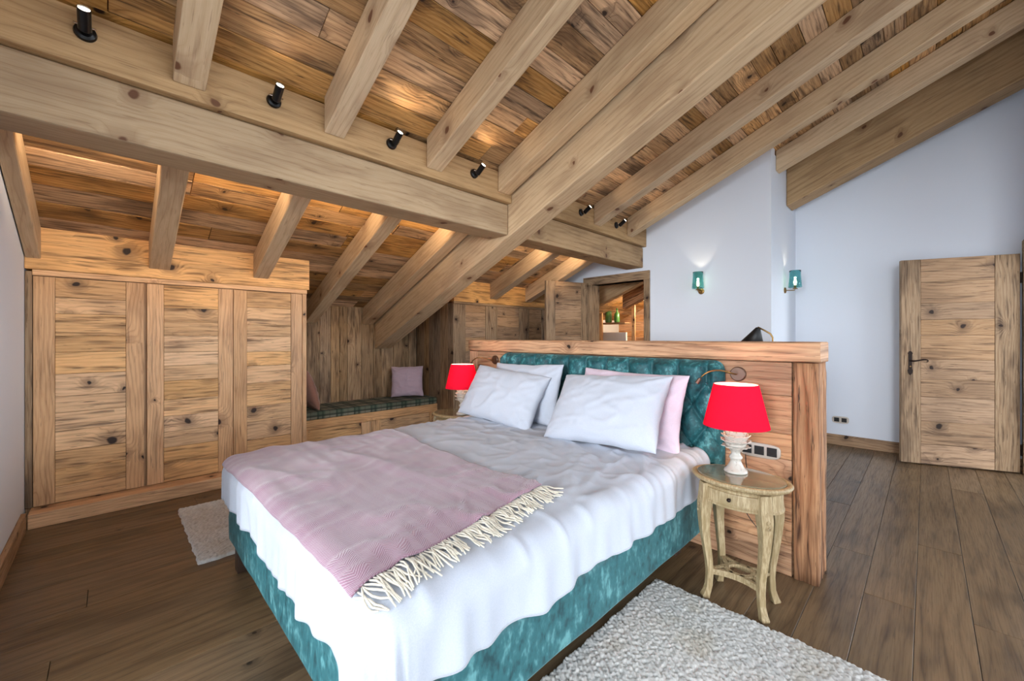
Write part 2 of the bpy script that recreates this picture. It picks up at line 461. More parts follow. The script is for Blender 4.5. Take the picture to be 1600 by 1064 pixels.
# ---- walls
def wall(name, boxes, mat=None, label=None):
    mb = MB()
    for b in boxes: mb.box(*b)
    return structure(mb.build(name, mat or M['white']), label)
wz = lambda y: CP-Mx*y
def slopewall(name, x0, x1, y0, y1, zb=-.02, holes=(), mat=None):
    """wall in a plane X=const whose top follows the roof; holes are (ya,yb,za,zb)"""
    mb = MB()
    cuts = sorted({y0, y1, *[h for q in holes for h in q[:2]]})
    for a, b in zip(cuts, cuts[1:]):
        segs = [(zb, None)]
        for h in holes:
            if h[0] <= a+1e-6 and h[1] >= b-1e-6:
                segs = []
                if h[2] > zb+1e-4: segs.append((zb, h[2]))
                segs.append((h[3], None))
        for s0, s1 in segs:
            t0, t1 = (s1, s1) if s1 is not None else (roofz(a)+.02, roofz(b)+.02)
            P = [(x0, a, s0), (x1, a, s0), (x1, b, s0), (x0, b, s0), (x0, a, t0), (x1, a, t0), (x1, b, t1), (x0, b, t1)]
            for f in ((0, 3, 2, 1), (4, 5, 6, 7), (0, 1, 5, 4), (1, 2, 6, 5), (2, 3, 7, 6), (3, 0, 4, 7)):
                mb.quad([P[k] for k in f], [(0, 0)]*4)
    return structure(mb.build(name, mat or M['white']))
YRG = -1.5   # ridge
def roofz(y): return CP-Mx*y if y >= YRG else CP-Mx*YRG-Mx*(YRG-y)
slopewall('wall_left', XW-.2, XW, YF-.2, YB+.2, holes=((-2.6, -.5, .0, 2.35), (-.1, 1.9, .0, 2.35)))
slopewall('wall_sconce', X1, X1+.14, 1.137, YB+.2, holes=((2.55, 3.36, -.02, 2.0),))
slopewall('wall_far_right', X2, X2+.14, YR-.15, 1.137+.14)
slopewall('wall_annex', XA, XA+.1, 1.0, YB+.2)
def ywall(name, x0, x1, y0, y1, zt, holes=(), zb=-.02):
    mb = MB(); cuts = sorted({x0, x1, *[h for q in holes for h in q[:2]]})
    for a, b in zip(cuts, cuts[1:]):
        hs = [h for h in holes if h[0] <= a+1e-6 and h[1] >= b-1e-6]
        if hs:
            h = hs[0]
            if h[2] > zb+1e-4: mb.box(a, b, y0, y1, zb, h[2])
            mb.box(a, b, y0, y1, h[3], zt)
        else: mb.box(a, b, y0, y1, zb, zt)
    return structure(mb.build(name, M['white']))
ywall('wall_return', X1+.14, XA, 1.137, 1.277, roofz(1.277)+.0)
ywall('wall_right', XE, X2, YR-.15, YR, roofz(YR)+.02, holes=((4.98, 5.92, -.02, 2.06),))
ywall('wall_behind', XW, XE, YF-.15, YF, roofz(YF)+.05, holes=((.2, 3.6, .0, 2.3),))
slopewall('wall_side', XE, XE+.14, YF-.15, YR-.15, holes=((-3.0, -1.0, .0, 2.3),))

# back wall of the alcove: vertical old boards on a carrier
mb = MB(); mb.box(XW-.2, XA, YB+.02, YB+.2, -.02, roofz(YB)+.06)
wb = mb.build('wall_back', M['dark']); structure(wb)
mb = MB(); planks(mb, (1.2, YB+.02, .0), (0, 0, 1), (1, 0, 0), (0, -1, 0), roofz(YB)+.02, 3.12-1.2, (.10, .19), .02, None, .003, .12, .003)
mb.build('wall_boards', M['old'], wb, bevel=.002, segs=1)

# ---- roof: carrier slabs + ceiling boards
mb = MB()
def roofslab(x0, x1, ya, yb, dz0, dz1):
    P = [(x, y, roofz(y)+d) for d in (dz0, dz1) for y in (ya, yb) for x in (x0, x1)]
    for f in ((0, 2, 3, 1), (4, 5, 7, 6), (0, 1, 5, 4), (2, 6, 7, 3), (0, 4, 6, 2), (1, 3, 7, 5)):
        mb.quad([P[k] for k in f], [(0, 0)]*4)
roofslab(XW-.3, XA+.2, YRG, YB+.3, .024, .2)
SKY = (.1, 3.3, -3.05, -1.85)   # unseen roof window behind the camera, added to light the bed and floor
for x0, x1, ya, yb in ((XW-.3, SKY[0], YF-.3, YRG), (SKY[1], XA+.2, YF-.3, YRG), (SKY[0], SKY[1], YF-.3, SKY[2]), (SKY[0], SKY[1], SKY[3], YRG)):
    roofslab(x0, x1, ya, yb, .024, .2)
ce = mb.build('ceiling', M['dark']); structure(ce)
sl = V((0, 1, -Mx)).normalized(); nn = V((0, -Mx, -1)).normalized()
mb = MB()
L = (YB-YRG)/sl.y
top = V((XW, YB, CP-Mx*YB)) - nn*.02
planks(mb, top, (1, 0, 0), -sl, nn, X2+.1-XW, L, (.135, .185), .02, (.75, 2.3), .0035, .20, .003, .5)
sl2 = V((0, 1, Mx)).normalized(); n2 = V((0, Mx, -1)).normalized()
for x0, x1, ya, yb in ((XW, SKY[0], YF-.2, YRG), (SKY[1], X2, YF-.2, YRG), (SKY[0], SKY[1], YF-.2, SKY[2]), (SKY[0], SKY[1], SKY[3], YRG)):
    planks(mb, V((x0, ya, roofz(ya)))-n2*.02, (1, 0, 0), sl2, n2, x1-x0, (yb-ya)/sl2.y, (.15, .2), .02, (1, 2.4), .0035, .13, .002)
planks(mb, top+V((X2+.2-XW, 0, 0)), (1, 0, 0), -sl, nn, XA-X2-.2, 4.1/sl.y, (.15, .2), .02, (1, 2.4), .0035, .13, .002)
mb.build('ceiling_boards', M['plank'], ce, bevel=.002, segs=1)

# ---- rafters, truss, purlins (all on the slope, running in Y)
TN = [0]
def trim(mb, mat, label, bevel=.006, parent=None):
    TN[0] += 1
    o = mb.build('trim_%d' % TN[0], mat, parent, bevel=bevel, segs=2); structure(o, label); return o
def slope_beam(x0, x1, c, ya, yb, label, ctop=CP-.004, mat='beam', bevel=.007, m=Mx):
    mb = MB(); z = lambda y: c-m*y
    mb.pbox((x0, yb, z(yb)), V((0, ya-yb, z(ya)-z(yb))), V((x1-x0, 0, 0)), V((0, 0, ctop-c)), (.5+random.uniform(-.03, .03), .5+random.uniform(-.02, .02)))
    return trim(mb, M[mat], label, bevel)
PY0, PY1 = 2.575, 2.815
FY = 2.53
raft = [(-.405, -.335), (.213, .340), (.912, 1.032), (1.625, 1.755), (2.325, 2.462), (3.735, 3.868), (4.44, 4.57)]
names = ['beside the left wall', 'second from the left wall', 'third from the left wall', 'fourth from the left wall, with a long drying crack', 'tight beside the thick diagonal truss', 'first to the right of the thick truss', 'against the top of the white sconce wall']
for (a, b), nm in zip(raft, names):
    slope_beam(a, b, CR, YRG, FY-.002, 'upper sloping rafter above the long purlin, '+nm)
    slope_beam(a, b, CR, PY1+.05, WY+.16 if (b < 1.1 or a > 3) else YB-.005, 'lower sloping rafter under the long purlin, '+nm)
slope_beam(5.10, 5.235, CR, YRG, 1.135, 'sloping rafter ending on the white return wall')
slope_beam(2.494, 2.712, CM, YRG, YB-.003, 'thick diagonal truss beam running from the alcove floor wall up over the bed', bevel=.009)
slope_beam(5.57, 5.85, 3.234, YR-.0, 1.135, 'deep dark beam high in front of the far right white wall', mat='beamwarm', bevel=.012)
# rafters behind the camera on the other slope are not seen; ridge beam
mb = MB(); mb.box(XW, X2, YRG-.12, YRG+.12, roofz(YRG)-.42, roofz(YRG)-.06, tint=(.48, .5)); trim(mb, M['beam'], 'ridge beam')
# purlin in two lengths around the truss
mb = MB(); mb.box(XW, 2.49, PY0, PY1, 2.15, 2.415, tint=(.34, .52)); trim(mb, M['beam'], 'long horizontal purlin across the upper left of the room', .01)
mb = MB(); mb.box(2.716, X1-.002, PY0, PY1, 2.155, 2.412, tint=(.47, .5)); trim(mb, M['beamwarm'], 'short purlin from the thick truss to the white sconce wall', .01)
fs = []
for i, (a, b, l) in enumerate(((XW, 2.49, 'long'), (2.716, X1-.002, 'short'))):
    mb = MB(); zt = CP-Mx*FY+.0
    mb.box(a, b, FY, PY0+.10, 2.418, zt-.045, tint=(.5, .53)); trim(mb, M['beamwarm'], l+' spotlight board on top of the purlin', .004)
    mb = MB(); mb.box(a, b, PY1-.10, PY1+.045, 2.418, CP-Mx*(PY1+.045)-.005, tint=(.5, .53)); trim(mb, M['beamwarm'], l+' board behind the purlin', .004)

# ---- baseboards
def baseboard(name, mb): return structure(mb.build(name, M['door'], bevel=.004))
mb = MB(); mb.box(XW, XW+.025, 1.95, 4.085, 0, .115, 'y'); baseboard('baseboard_left', mb)
mb = MB(); mb.box(X2-.022, X2, YR, 1.137, 0, .12, 'y'); baseboard('baseboard_far_right', mb)
mb = MB(); mb.box(X1-.022, X1, 1.137, 2.475, 0, .12, 'y'); baseboard('baseboard_sconce', mb)
mb = MB(); mb.box(X1, X2-.022, 1.115, 1.137, 0, .12, 'x'); baseboard('baseboard_return', mb)

# ---- windows (behind the camera)
def window(name, pts):
    """pts: (axis, const, a0, a1, z0, z1)"""
    ax, c, a0, a1, z0, z1 = pts
    mb = MB(); n = 3; t = .06
    def bar(p0, p1, q0, q1, g):
        if ax == 'X': mb.box(c-.035, c+.035, p0, p1, q0, q1, 'y' if g == 'h' else 'z')
        else: mb.box(p0, p1, c-.035, c+.035, q0, q1, 'x' if g == 'h' else 'z')
    bar(a0, a1, z0, z0+t, 'h'); bar(a0, a1, z1-t, z1, 'h')
    for k in range(n+1):
        p = a0+(a1-a0-t)*k/n; bar(p, p+t, z0+t, z1-t, 'v')
    f = mb.build(name, M['door'], bevel=.004); structure(f)
    mb = MB()
    if ax == 'X': mb.box(c-.005, c+.005, a0+t, a1-t, z0+t, z1-t)
    else: mb.box(a0+t, a1-t, c-.005, c+.005, z0+t, z1-t)
    mb.build('pane', M['pane'], f)
mb = MB()
for x0, x1, ya, yb in ((SKY[0], SKY[1], SKY[2], SKY[2]+.06), (SKY[0], SKY[1], SKY[3]-.06, SKY[3]), (SKY[0], SKY[0]+.06, SKY[2]+.06, SKY[3]-.06), (SKY[1]-.06, SKY[1], SKY[2]+.06, SKY[3]-.06), (1.67, 1.73, SKY[2]+.06, SKY[3]-.06)):
    mb.pbox((x0, ya, roofz(ya)+.02), V((0, yb-ya, roofz(yb)-roofz(ya))), V((x1-x0, 0, 0)), V((0, 0, .12)))
wf = mb.build('window_roof_added', M['door']); structure(wf)  # frame of the roof window that is added to bring light from above
mb = MB(); ya, yb = SKY[2]+.06, SKY[3]-.06
mb.pbox((SKY[0]+.06, ya, roofz(ya)+.08), V((0, yb-ya, roofz(yb)-roofz(ya))), V((SKY[1]-SKY[0]-.12, 0, 0)), V((0, 0, .01))); mb.build('pane', M['pane'], wf)
window('window_1', ('X', XW-.1, -2.6, -.5, 0., 2.35))
window('window_2', ('X', XW-.1, -.1, 1.9, 0., 2.35))
window('window_side_added', ('X', XE+.07, -3.0, -1.0, 0., 2.3))  # unseen side window, added to light the left wall and wardrobe
window('window_3', ('Y', YF-.08, .2, 3.6, 0., 2.3))

# ==================================================================== BUILT-IN WARDROBE
def leaf(mb_panel, mb_stile, x0, x1, z0, z1, y, s0, s1, th=.024, wid=(.10, .16)):
    """door in plane Y=y facing -Y: vertical stiles, horizontal boards between"""
    mb_stile.box(x0, x0+s0, y, y+th, z0, z1, 'z', var=.05)
    mb_stile.box(x1-s1, x1, y, y+th, z0, z1, 'z', var=.05)
    planks(mb_panel, (x0+s0+.0005, y+th, z0), (1, 0, 0), (0, 0, 1), (0, -1, 0), x1-s1-x0-s0-.001, z1-z0, wid, th-.004, None, .0018, .09, .0006)
w = empty('built_in_wardrobe', (.47, WY+.3, 0), 'wide three-door wardrobe of reclaimed pine boards along the left, under the roof slope', 'wardrobe')
def wbuild(mb, name, mat, parent=None, **k):
    return mb.build(name, mat, parent or w, local='world', **k)
mb = MB(); mb.box(XW+.002, 1.362, WY+.03, WY+.60, .0, 1.70, 'z', tint=(.35, .5))
wbuild(mb, 'carcass', M['wardstile'], bevel=.002)
mb = MB(); mb.box(XW+.027, 1.385, 4.088, WY+.028, .0, .098, tint=(.54, .5)); wbuild(mb, 'plinth', M['wardstile'], bevel=.006)
mb = MB(); mb.box(XW+.002, -.375, WY+.004, WY+.03, .1, 1.70, 'z', tint=(.44, .5)); wbuild(mb, 'filler_strip', M['old'], bevel=.003)
mb = MB(); mb.box(1.325, 1.362, WY-.004, WY+.03, .1, 1.672, 'z', tint=(.52, .5)); wbuild(mb, 'edge_post', M['wardstile'], bevel=.003)
mb = MB(); mb.box(-.375, 1.366, WY-.008, WY+.028, 1.673, 1.712, 'x', tint=(.55, .5)); wbuild(mb, 'cornice_strip', M['wardstile'], bevel=.004)
mb = MB(); mb.box(XW+.002, 1.385, WY-.014, WY+.14, 1.713, 2.000, 'x', tint=(.54, .55)); wbuild(mb, 'crown_board', M['ward'], bevel=.004)
for x0, x1, s0, s1, lab in ((-.371, .186, .098, .10, None), (.204, .762, .098, .104, None), (.766, 1.322, .10, .097, None)):
    mp, ms = MB(), MB()
    leaf(mp, ms, x0, x1, .103, 1.668, WY, s0, s1)
    d = wbuild(ms, 'door', M['wardstile'], bevel=.002)
    mp.build('door_panel', M['ward'], d, local='world' if False else True, bevel=.0015, segs=1).matrix_parent_inverse = Matrix()
# knot-hole finger pull on the doors
# ==================================================================== CUPBOARD RIGHT OF THE ALCOVE
cb = empty('built_in_cupboard', (4.0, WY+.3, 0), 'low built-in cupboard of grey weathered boards behind the half-height partition', 'cupboard')
def cbuild(mb, name, mat, **k): return mb.build(name, mat, cb, local='world', **k)
mb = MB(); mb.box(3.142, X1-.004, WY+.03, YB-.01, 0, 1.70, 'z', tint=(.4, .5)); cbuild(mb, 'carcass', M['old'])
mb = MB(); mb.box(3.122, X1-.004, WY-.008, WY+.03, 1.685, 1.715, 'x', tint=(.5, .5)); cbuild(mb, 'cornice_strip', M['old'], bevel=.003)
mb = MB(); mb.box(3.122, X1-.004, WY-.012, WY+.14, 1.716, 1.995, 'x', tint=(.5, .58)); cbuild(mb, 'crown_board', M['ward'], bevel=.004)
mb = MB(); planks(mb, (3.142, WY, 0), (0, 0, 1), (0, 1, 0), (-1, 0, 0), 1.70, YB-.005-WY, (.11, .18), .02, None, .003, .12, .002)
planks(mb, (3.142, WY+.14, 1.70), (0, 1, 0), (0, 0, 1), (-1, 0, 0), .6, .16, (.16, .17), .02, None, .003, .05, .001)
cbuild(mb, 'side_boards', M['old'], bevel=.002, segs=1)
for x0, x1, s0, s1 in ((3.13, 3.865, .19, .20), (3.869, 4.52, .0 or .02, .20), (4.523, 4.915, .02, .09)):
    mp, ms = MB(), MB()
    leaf(mp, ms, x0, x1, .1, 1.683, WY, s0, s1, wid=(.13, .2))
    d = cbuild(ms, 'door', M['old'], bevel=.002)
    p = mp.build('door_panel', M['door'], d, bevel=.0015, segs=1); p.matrix_parent_inverse = Matrix()

# ==================================================================== WINDOW-SEAT BENCH IN ALCOVE
BY0, BZ = 4.585, .37
b = empty('alcove_bench', (2.2, 4.8, 0), 'low built-in bench with board front inside the alcove beside the wardrobe', 'bench')
mb = MB(); mb.box(1.372, 3.118, BY0+.026, YB-.01, 0, BZ, 'x', tint=(.42, .5)); mb.build('seat_box', M['old'], b, local='world')
mb = MB(); mb.box(1.372, 3.118, BY0, BY0+.025, .27, BZ, 'x', tint=(.52, .55)); mb.build('top_rail', M['wardstile'], b, local='world', bevel=.003)
for x0, x1 in ((1.372, 2.19), (2.194, 3.118)):
    mb = MB(); mb.box(x0, x0+.12, BY0, BY0+.025, 0, .268, 'z', var=.05); mb.box(x1-.12, x1, BY0, BY0+.025, 0, .268, 'z', var=.05)
    planks(mb, (x0+.12, BY0+.022, 0), (1, 0, 0), (0, 0, 1), (0, -1, 0), x1-x0-.24, .266, (.1, .15), .016, None, .002, .08, .001)
    mb.build('front_panel', M['ward'], b, local='world', bevel=.002)
mb = MB(); mb.box(1.378, 3.11, BY0-.005, YB-.012, BZ+.001, BZ+.088)
tag(mb.build('bench_cushion', M['plaid'], bevel=.016, segs=3), 'long tartan seat cushion in green, grey and black on the alcove bench', 'cushion')
bpy.context.view_layer.update()

# ==================================================================== PARTITION
PX = 2.52; PT = .24; PYA, PYB = .373, 3.163
p = empty('headboard_partition', (PX+PT/2, (PYA+PYB)/2, 0), 'half-height partition of warm old spruce behind the bed, with a hewn end post', 'partition', kind='thing')
def hewn(x0, x1, y0, y1, z0, z1, g, amp, seed, mat, name, step=.012, tint=(.5, .5)):
    """rough hewn timber: subdivided box displaced along its normals"""
    bm = bmesh.new(); bmesh.ops.create_cube(bm, size=1)
    for v in bm.verts: v.co = V(((x0+x1)/2+v.co.x*(x1-x0), (y0+y1)/2+v.co.y*(y1-y0), (z0+z1)/2+v.co.z*(z1-z0)))
    dims = {'x': x1-x0, 'y': y1-y0, 'z': z1-z0}
    for ax, k in (('x', 0), ('y', 1), ('z', 2)):
        st = step*(5 if ax == g else 1)
        n = max(1, int(dims[ax]/st))
        es = [e for e in bm.edges if abs((e.verts[0].co-e.verts[1].co)[k]) > dims[ax]*.9]
        bmesh.ops.subdivide_edges(bm, edges=es, cuts=n, use_grid_fill=True)
    bm.normal_update()
    gi = 'xyz'.index(g)
    lo, hi = V((x0, y0, z0)), V((x1, y1, z1))
    new = []
    for v in bm.verts:
        q = v.co.copy(); s = [26., 26., 26.]; s[gi] = 2.2
        f = noise.noise(V((q.x*s[0]+seed, q.y*s[1], q.z*s[2])))
        f2 = noise.noise(V((q.x*s[0]*3+seed, q.y*s[1]*3, q.z*s[2]*2)))
        crack = max(0, f-.15)*2.2
        edge = sum(1 for k in range(3) if k != gi and (abs(q[k]-lo[k]) < .004 or abs(q[k]-hi[k]) < .004))
        d = -amp*(crack+.35*abs(f2)) - (.006 if edge >= 2 else 0)
        if edge == 0: d = 0
        n = v.normal.copy(); n[gi] = 0
        new.append(q+(n.normalized()*d if n.length > .1 else V()))
    for v, c in zip(bm.verts, new): v.co = c
    uvl = bm.loops.layers.uv.new('UVMap'); cl = bm.loops.layers.float_color.new('tint')
    oth = [k for k in range(3) if k != gi]
    for f in bm.faces:
        n = f.normal; k = max(range(3), key=lambda i: abs(n[i]))
        f.smooth = True
        for l in f.loops:
            c = l.vert.co
            if k == gi: l[uvl].uv = (c[oth[0]]*.3+seed, c[oth[1]]+seed)
            else:
                a = oth[1] if k == oth[0] else oth[0]
                l[uvl].uv = (c[gi]+seed+7*k, c[a]+seed+3*k)
            l[cl] = (tint[0], tint[1], 0, 1)
    me = bpy.data.meshes.new(name); bm.to_mesh(me); bm.free(); me.materials.append(mat)
    o = bpy.data.objects.new(name, me); COL.objects.link(o); return o
def pchild(o): o.parent = p; o.matrix_parent_inverse = pworld(p).inverted(); return o
pchild(hewn(PX+.004, PX+PT-.004, PYA+.002, PYA+.115, 0, 1.119, 'z', .020, 3.3, M['post'], 'end_post'))
pchild(hewn(PX-.006, PX+PT+.004, PYA-.003, PYB, 1.121, 1.228, 'y', .008, 8.1, M['part'], 'top_cap', .018, (.53, .5)))
mb = MB(); mb.box(PX+.006, PX+PT-.006, PYB-.115, PYB-.004, 0, 1.119, 'z', tint=(.52, .48)); mb.build('far_post', M['part'], p, local='world', bevel=.006)
mb = MB(); planks(mb, (PX+.034, PYA+.118, 0), (0, 1, 0), (0, 0, 1), (-1, 0, 0), PYB-.117-PYA-.118, 1.119, (.12, .21), .02, None, .002, .07, .001)
mb.build('front_boards', M['part'], p, local='world', bevel=.002, segs=1)
mb = MB(); planks(mb, (PX+PT-.034, PYA+.118, 0), (0, 1, 0), (0, 0, 1), (1, 0, 0), PYB-.117-PYA-.118, 1.119, (.12, .21), .02, None, .002, .07, .001)
mb.box(PX+.04, PX+PT-.04, PYA+.118, PYB-.117, 0, 1.118, 'y')
mb.build('rear_boards', M['part'], p, local='world', bevel=.002, segs=1)
# ==================================================================== BED
BX0, BX1, BY_0, BY_1 = .455, 2.405, .885, 2.655
bed = empty('upholstered_bed', ((BX0+BX1)/2, (BY_0+BY_1)/2, 0), 'double bed with teal crushed velvet base and tufted velvet headboard', 'bed')
def bb(mb, name, mat, **k): return mb.build(name, mat, bed, local='world', **k)
def softbox(x0, x1, y0, y1, z0, z1, r, mat, name, amp=.004, step=.03, seam=None):
    bm = bmesh.new(); bmesh.ops.create_cube(bm, size=1)
    for v in bm.verts: v.co = V(((x0+x1)/2+v.co.x*(x1-x0), (y0+y1)/2+v.co.y*(y1-y0), (z0+z1)/2+v.co.z*(z1-z0)))
    for k, d in enumerate((x1-x0, y1-y0, z1-z0)):
        es = [e for e in bm.edges if abs((e.verts[0].co-e.verts[1].co)[k]) > d*.9]
        bmesh.ops.subdivide_edges(bm, edges=es, cuts=max(2, int(d/step)), use_grid_fill=True)
    lo = V((x0+r, y0+r, z0+r)); hi = V((x1-r, y1-r, z1-r))
    for v in bm.verts:
        q = V([min(max(v.co[k], lo[k]), hi[k]) for k in range(3)]); d = v.co-q
        if d.length > 1e-6:
            n = d.normalized(); e = amp*noise.noise(v.co*5)
            if seam is not None: e -= .008*math.exp(-((v.co.z-seam)/.006)**2)
            v.co = q+n*(r+e)
    for f in bm.faces: f.smooth = True
    me = bpy.data.meshes.new(name); bm.to_mesh(me); bm.free(); me.materials.append(mat)
    o = bpy.data.objects.new(name, me); COL.objects.link(o)
    o.parent = bed; o.matrix_parent_inverse = pworld(bed).inverted(); return o
softbox(BX0, BX1, BY_0, BY_1, .15, .385, .022, M['velvet'], 'bed_base', .004, .02, seam=.30)
softbox(BX0+.02, BX1-.0, BY_0+.015, BY_1-.015, .388, .585, .06, M['sheet'], 'mattress', .003, .04)
for lx, ly in ((BX0+.06, BY_1-.07), (BX0+.06, BY_0+.15), (BX1-.07, BY_1-.07), (BX1-.07, BY_0+.15)):
    mb = MB(); mb.box(lx-.035, lx+.035, ly-.035, ly+.035, 0, .153, 'z'); bb(mb, 'leg', M['legwood'], bevel=.004)
# tufted headboard
HX, HY0, HY1, HZ0, HZ1 = 2.42, .808, 2.652, .30, 1.118
sp_y, sp_z = .168, .125
ny, nz = 260, 150
rowz = [1.118-.135-sp_z*k for k in range(9)]
def tuft(y, z):
    best = 9.; fold = 0.
    h = 0.
    k = (rowz[0]-z)/sp_z
    bx = (y-HY0)/sp_y
    if k < 0:     # straight pleats from the first row up to the rim
        fy = (bx-.5) - round(bx-.5)
        fade = min(1., (HZ1-z)/.05)
        return .030*math.sqrt(max(0., 1-(2*abs(fy)-1)**2*1.)) if False else .050*(1-math.exp(-abs(fy)*7))*(.55+.45*fade)
    # diamond lattice
    d1 = (bx-.5)+k*.5; d2 = (bx-.5)-k*.5
    a = abs(d1-round(d1)); b_ = abs(d2-round(d2))
    q = min(a, b_); r = math.hypot(a, b_)
    return .050*(1-math.exp(-q*7))*.75+.048*.45*(1-math.exp(-r*5))-.004
pts = []; 
for i in range(ny):
    y = HY0+(HY1-HY0)*i/(ny-1)
    for j in range(nz):
        z = HZ0+(HZ1-HZ0)*j/(nz-1)
        e = min(y-HY0, HY1-y, HZ1-z)
        rr = .035; ed = 0 if e > rr else rr-math.sqrt(max(0, rr*rr-(rr-e)**2))
        # rounded top corners
        cy = min(y-HY0, HY1-y); cz = HZ1-z; R = .06; yy, zz = y, z
        if cy < R and cz < R:
            a, b_ = R-cy, R-cz; m_ = max(a, b_); l_ = math.hypot(a, b_); f = m_/l_ if l_ else 1
            yy = (HY0+R-a*f) if y-HY0 < HY1-y else (HY1-R+a*f); zz = HZ1-R+b_*f
        h = tuft(y, z)*min(1, e/.04+.1)
        pts.append((HX+.052-h+ed*1.2+.002*noise.noise(V((y*20, z*20, 1))), yy, zz))
mb = MB(); mb.grid(pts, ny, nz)
# close the border back to the partition face
def rim(idx):
    P = [pts[k] for k in idx]; Q = [(PX-.008, q[1], q[2]) for q in P]
    mb.grid([x for a_, b_ in zip(P, Q) for x in (a_, b_)], len(P), 2)
rim([0*nz+j for j in range(nz)]); rim([(ny-1)*nz+j for j in range(nz)][::-1]); rim([i*nz+nz-1 for i in range(ny)])
hb = bb(mb, 'headboard', M['velvetd'], smooth=True, weld=True)
for k, rz in enumerate(rowz[:5]):
    off = .5+.5*(k % 2); n = int((HY1-HY0)/sp_y)
    for i in range(n):
        y = HY0+(i+off)*sp_y
        if y > HY1-.05: continue
        mb = MB(); mb.lathe([(0, .006), (.006, .005), (.010, 0.), (.006, -.004)], n=10)
        mb.move(Matrix.Translation((HX+.03, y, rz)) @ Matrix.Rotation(-PI/2, 4, 'Y'))
        o = mb.build('button', M['velvetd'], hb, smooth=True)
        o.matrix_parent_inverse = Matrix()

# ---- duvet
DX, DY0, DY1, DT, DR, DE = .50, .935, 2.605, .618, .085, .268
XH = 2.40
def sstep(a, b, x):
    t = min(1, max(0, (x-a)/(b-a))); return t*t*(3-2*t)
def duv(a, b, lift=0.):
    """bedding surface over the mattress; a,b are lengths along x / y measured on the cloth"""
    dx = max(0, DX-a); dy = (DY0-b) if b < DY0 else (b-DY1 if b > DY1 else 0); sy = -1 if b < DY0 else 1
    qx, qy = max(a, DX), min(max(b, DY0), DY1)
    e = max(dx, dy)
    if e > 0:
        if dx >= dy: ph = PI/4*(dy/dx)
        else: ph = PI/2-PI/4*(dx/dy)
        if dx == 0: ph = PI/2
        if dy == 0: ph = 0
        n = V((-math.cos(ph), sy*math.sin(ph), 0))
    else: n = V((0, 0, 0))
    z = DT; R = DR
    per = (qx*1.0-qy*1.0)+ (ph*.35*sy if e > 0 else 0)
    fall = 1 if e == 0 else max(0, 1-e/.1)
    # broad softness and wrinkles
    w = .011*noise.noise(V((qx*2.2, qy*2.2, 3)))+.004*noise.noise(V((qx*7, qy*5, 9)))
    r1 = 1-abs(noise.noise(V((qx*3.1+qy*2.2, qy*6.-qx*1.5, 5))))
    w += .006*max(0, r1-.72)/.28
    r2 = 1-abs(noise.noise(V((qx*8+qy*3, qy*4-qx*4, 15))))
    w += .009*max(0, r2-.8)/.2*sstep(1.15, 2.0, qx)
    r3 = 1-abs(noise.noise(V((qx*4-qy*6, qy*3+qx*3, 25))))
    w += .009*max(0, r3-.84)/.16*(1-sstep(1.1, 1.6, qy))
    w -= .018*sstep(.18, 0, min(qy-DY0, DY1-qy, 9) if True else 0)*.5
    hem = 1
    if e > 0:
        k = 1+.10*noise.noise(V((per*3., 2, 7)))+.05*noise.noise(V((per*9., 4, 1)))
        e2 = e*k; ar = R*PI/2
        if e2 < ar: h = R*math.sin(e2/R); d = R*(1-math.cos(e2/R))
        else: h = R+(e2-ar)*.02; d = R+(e2-ar)
        g = sstep(.04, .26, e)
        fold = (.020*noise.noise(V((per*6.5, e*1.2, 11)))+.015*noise.noise(V((per*15, e*2, 4))))*g
        h += fold+w*.6*(1-g)-.004*g
        pos = V((qx, qy, z-d+w*(1-g)))+n*h
    else:
        pos = V((qx, qy, z+w))
    return pos
def duvn(a, b):
    s = .004
    u = duv(a+s, b)-duv(a-s, b); v = duv(a, b+s)-duv(a, b-s)
    n = u.cross(v)
    return n.normalized() if n.length > 1e-12 else V((0, 0, 1))
na, nb = 170, 190
def spread(lo, hi, n): return [lo+(hi-lo)*i/(n-1) for i in range(n)]
A = spread(DX-DE, XH, na); B = spread(DY0-DE, DY1+DE, nb)
mb = MB(); mb.grid([duv(a, b) for a in A for b in B], na, nb)
o = mb.build('duvet', M['duvet'], smooth=True, solid=.018)
tag(o, 'large pale bluish white duvet covering the bed', 'duvet')

# ---- throw with fringes
tc = [(.435, 1.005), (1.27, 1.125), (1.36, 2.80), (.41, 2.80)]
def thr(s, t):
    p0 = V(tc[0]).lerp(V(tc[1]), s); p1 = V(tc[3]).lerp(V(tc[2]), s)
    q = p0.lerp(p1, t)
    q.x += .012*math.sin(t*7+s*2)*(s) ; q.y += .010*noise.noise(V((s*5, t*3, 2)))
    return q
def thrp(s, t, lift=.008):
    q = thr(s, t); n = duvn(q.x, q.y); P = duv(q.x, q.y)
    r = 1-abs(noise.noise(V((s*2.6+t*1.0, t*2.2-s*.8, 8))))
    l = lift+.010*max(0, r-.78)/.22+.002*noise.noise(V((s*9, t*16, 1)))
    return P+n*l
nt = 120; ns = 70
mb = MB(); mb.grid([thrp(i/(ns-1), j/(nt-1)) for i in range(ns) for j in range(nt)], ns, nt, lambda a, b: (a/(ns-1)*.88, b/(nt-1)*1.7))
th = mb.build('throw_blanket', M['throw'], smooth=True, solid=.005)
tag(th, 'mauve herringbone wool throw with cream fringe across the foot of the bed', 'blanket')
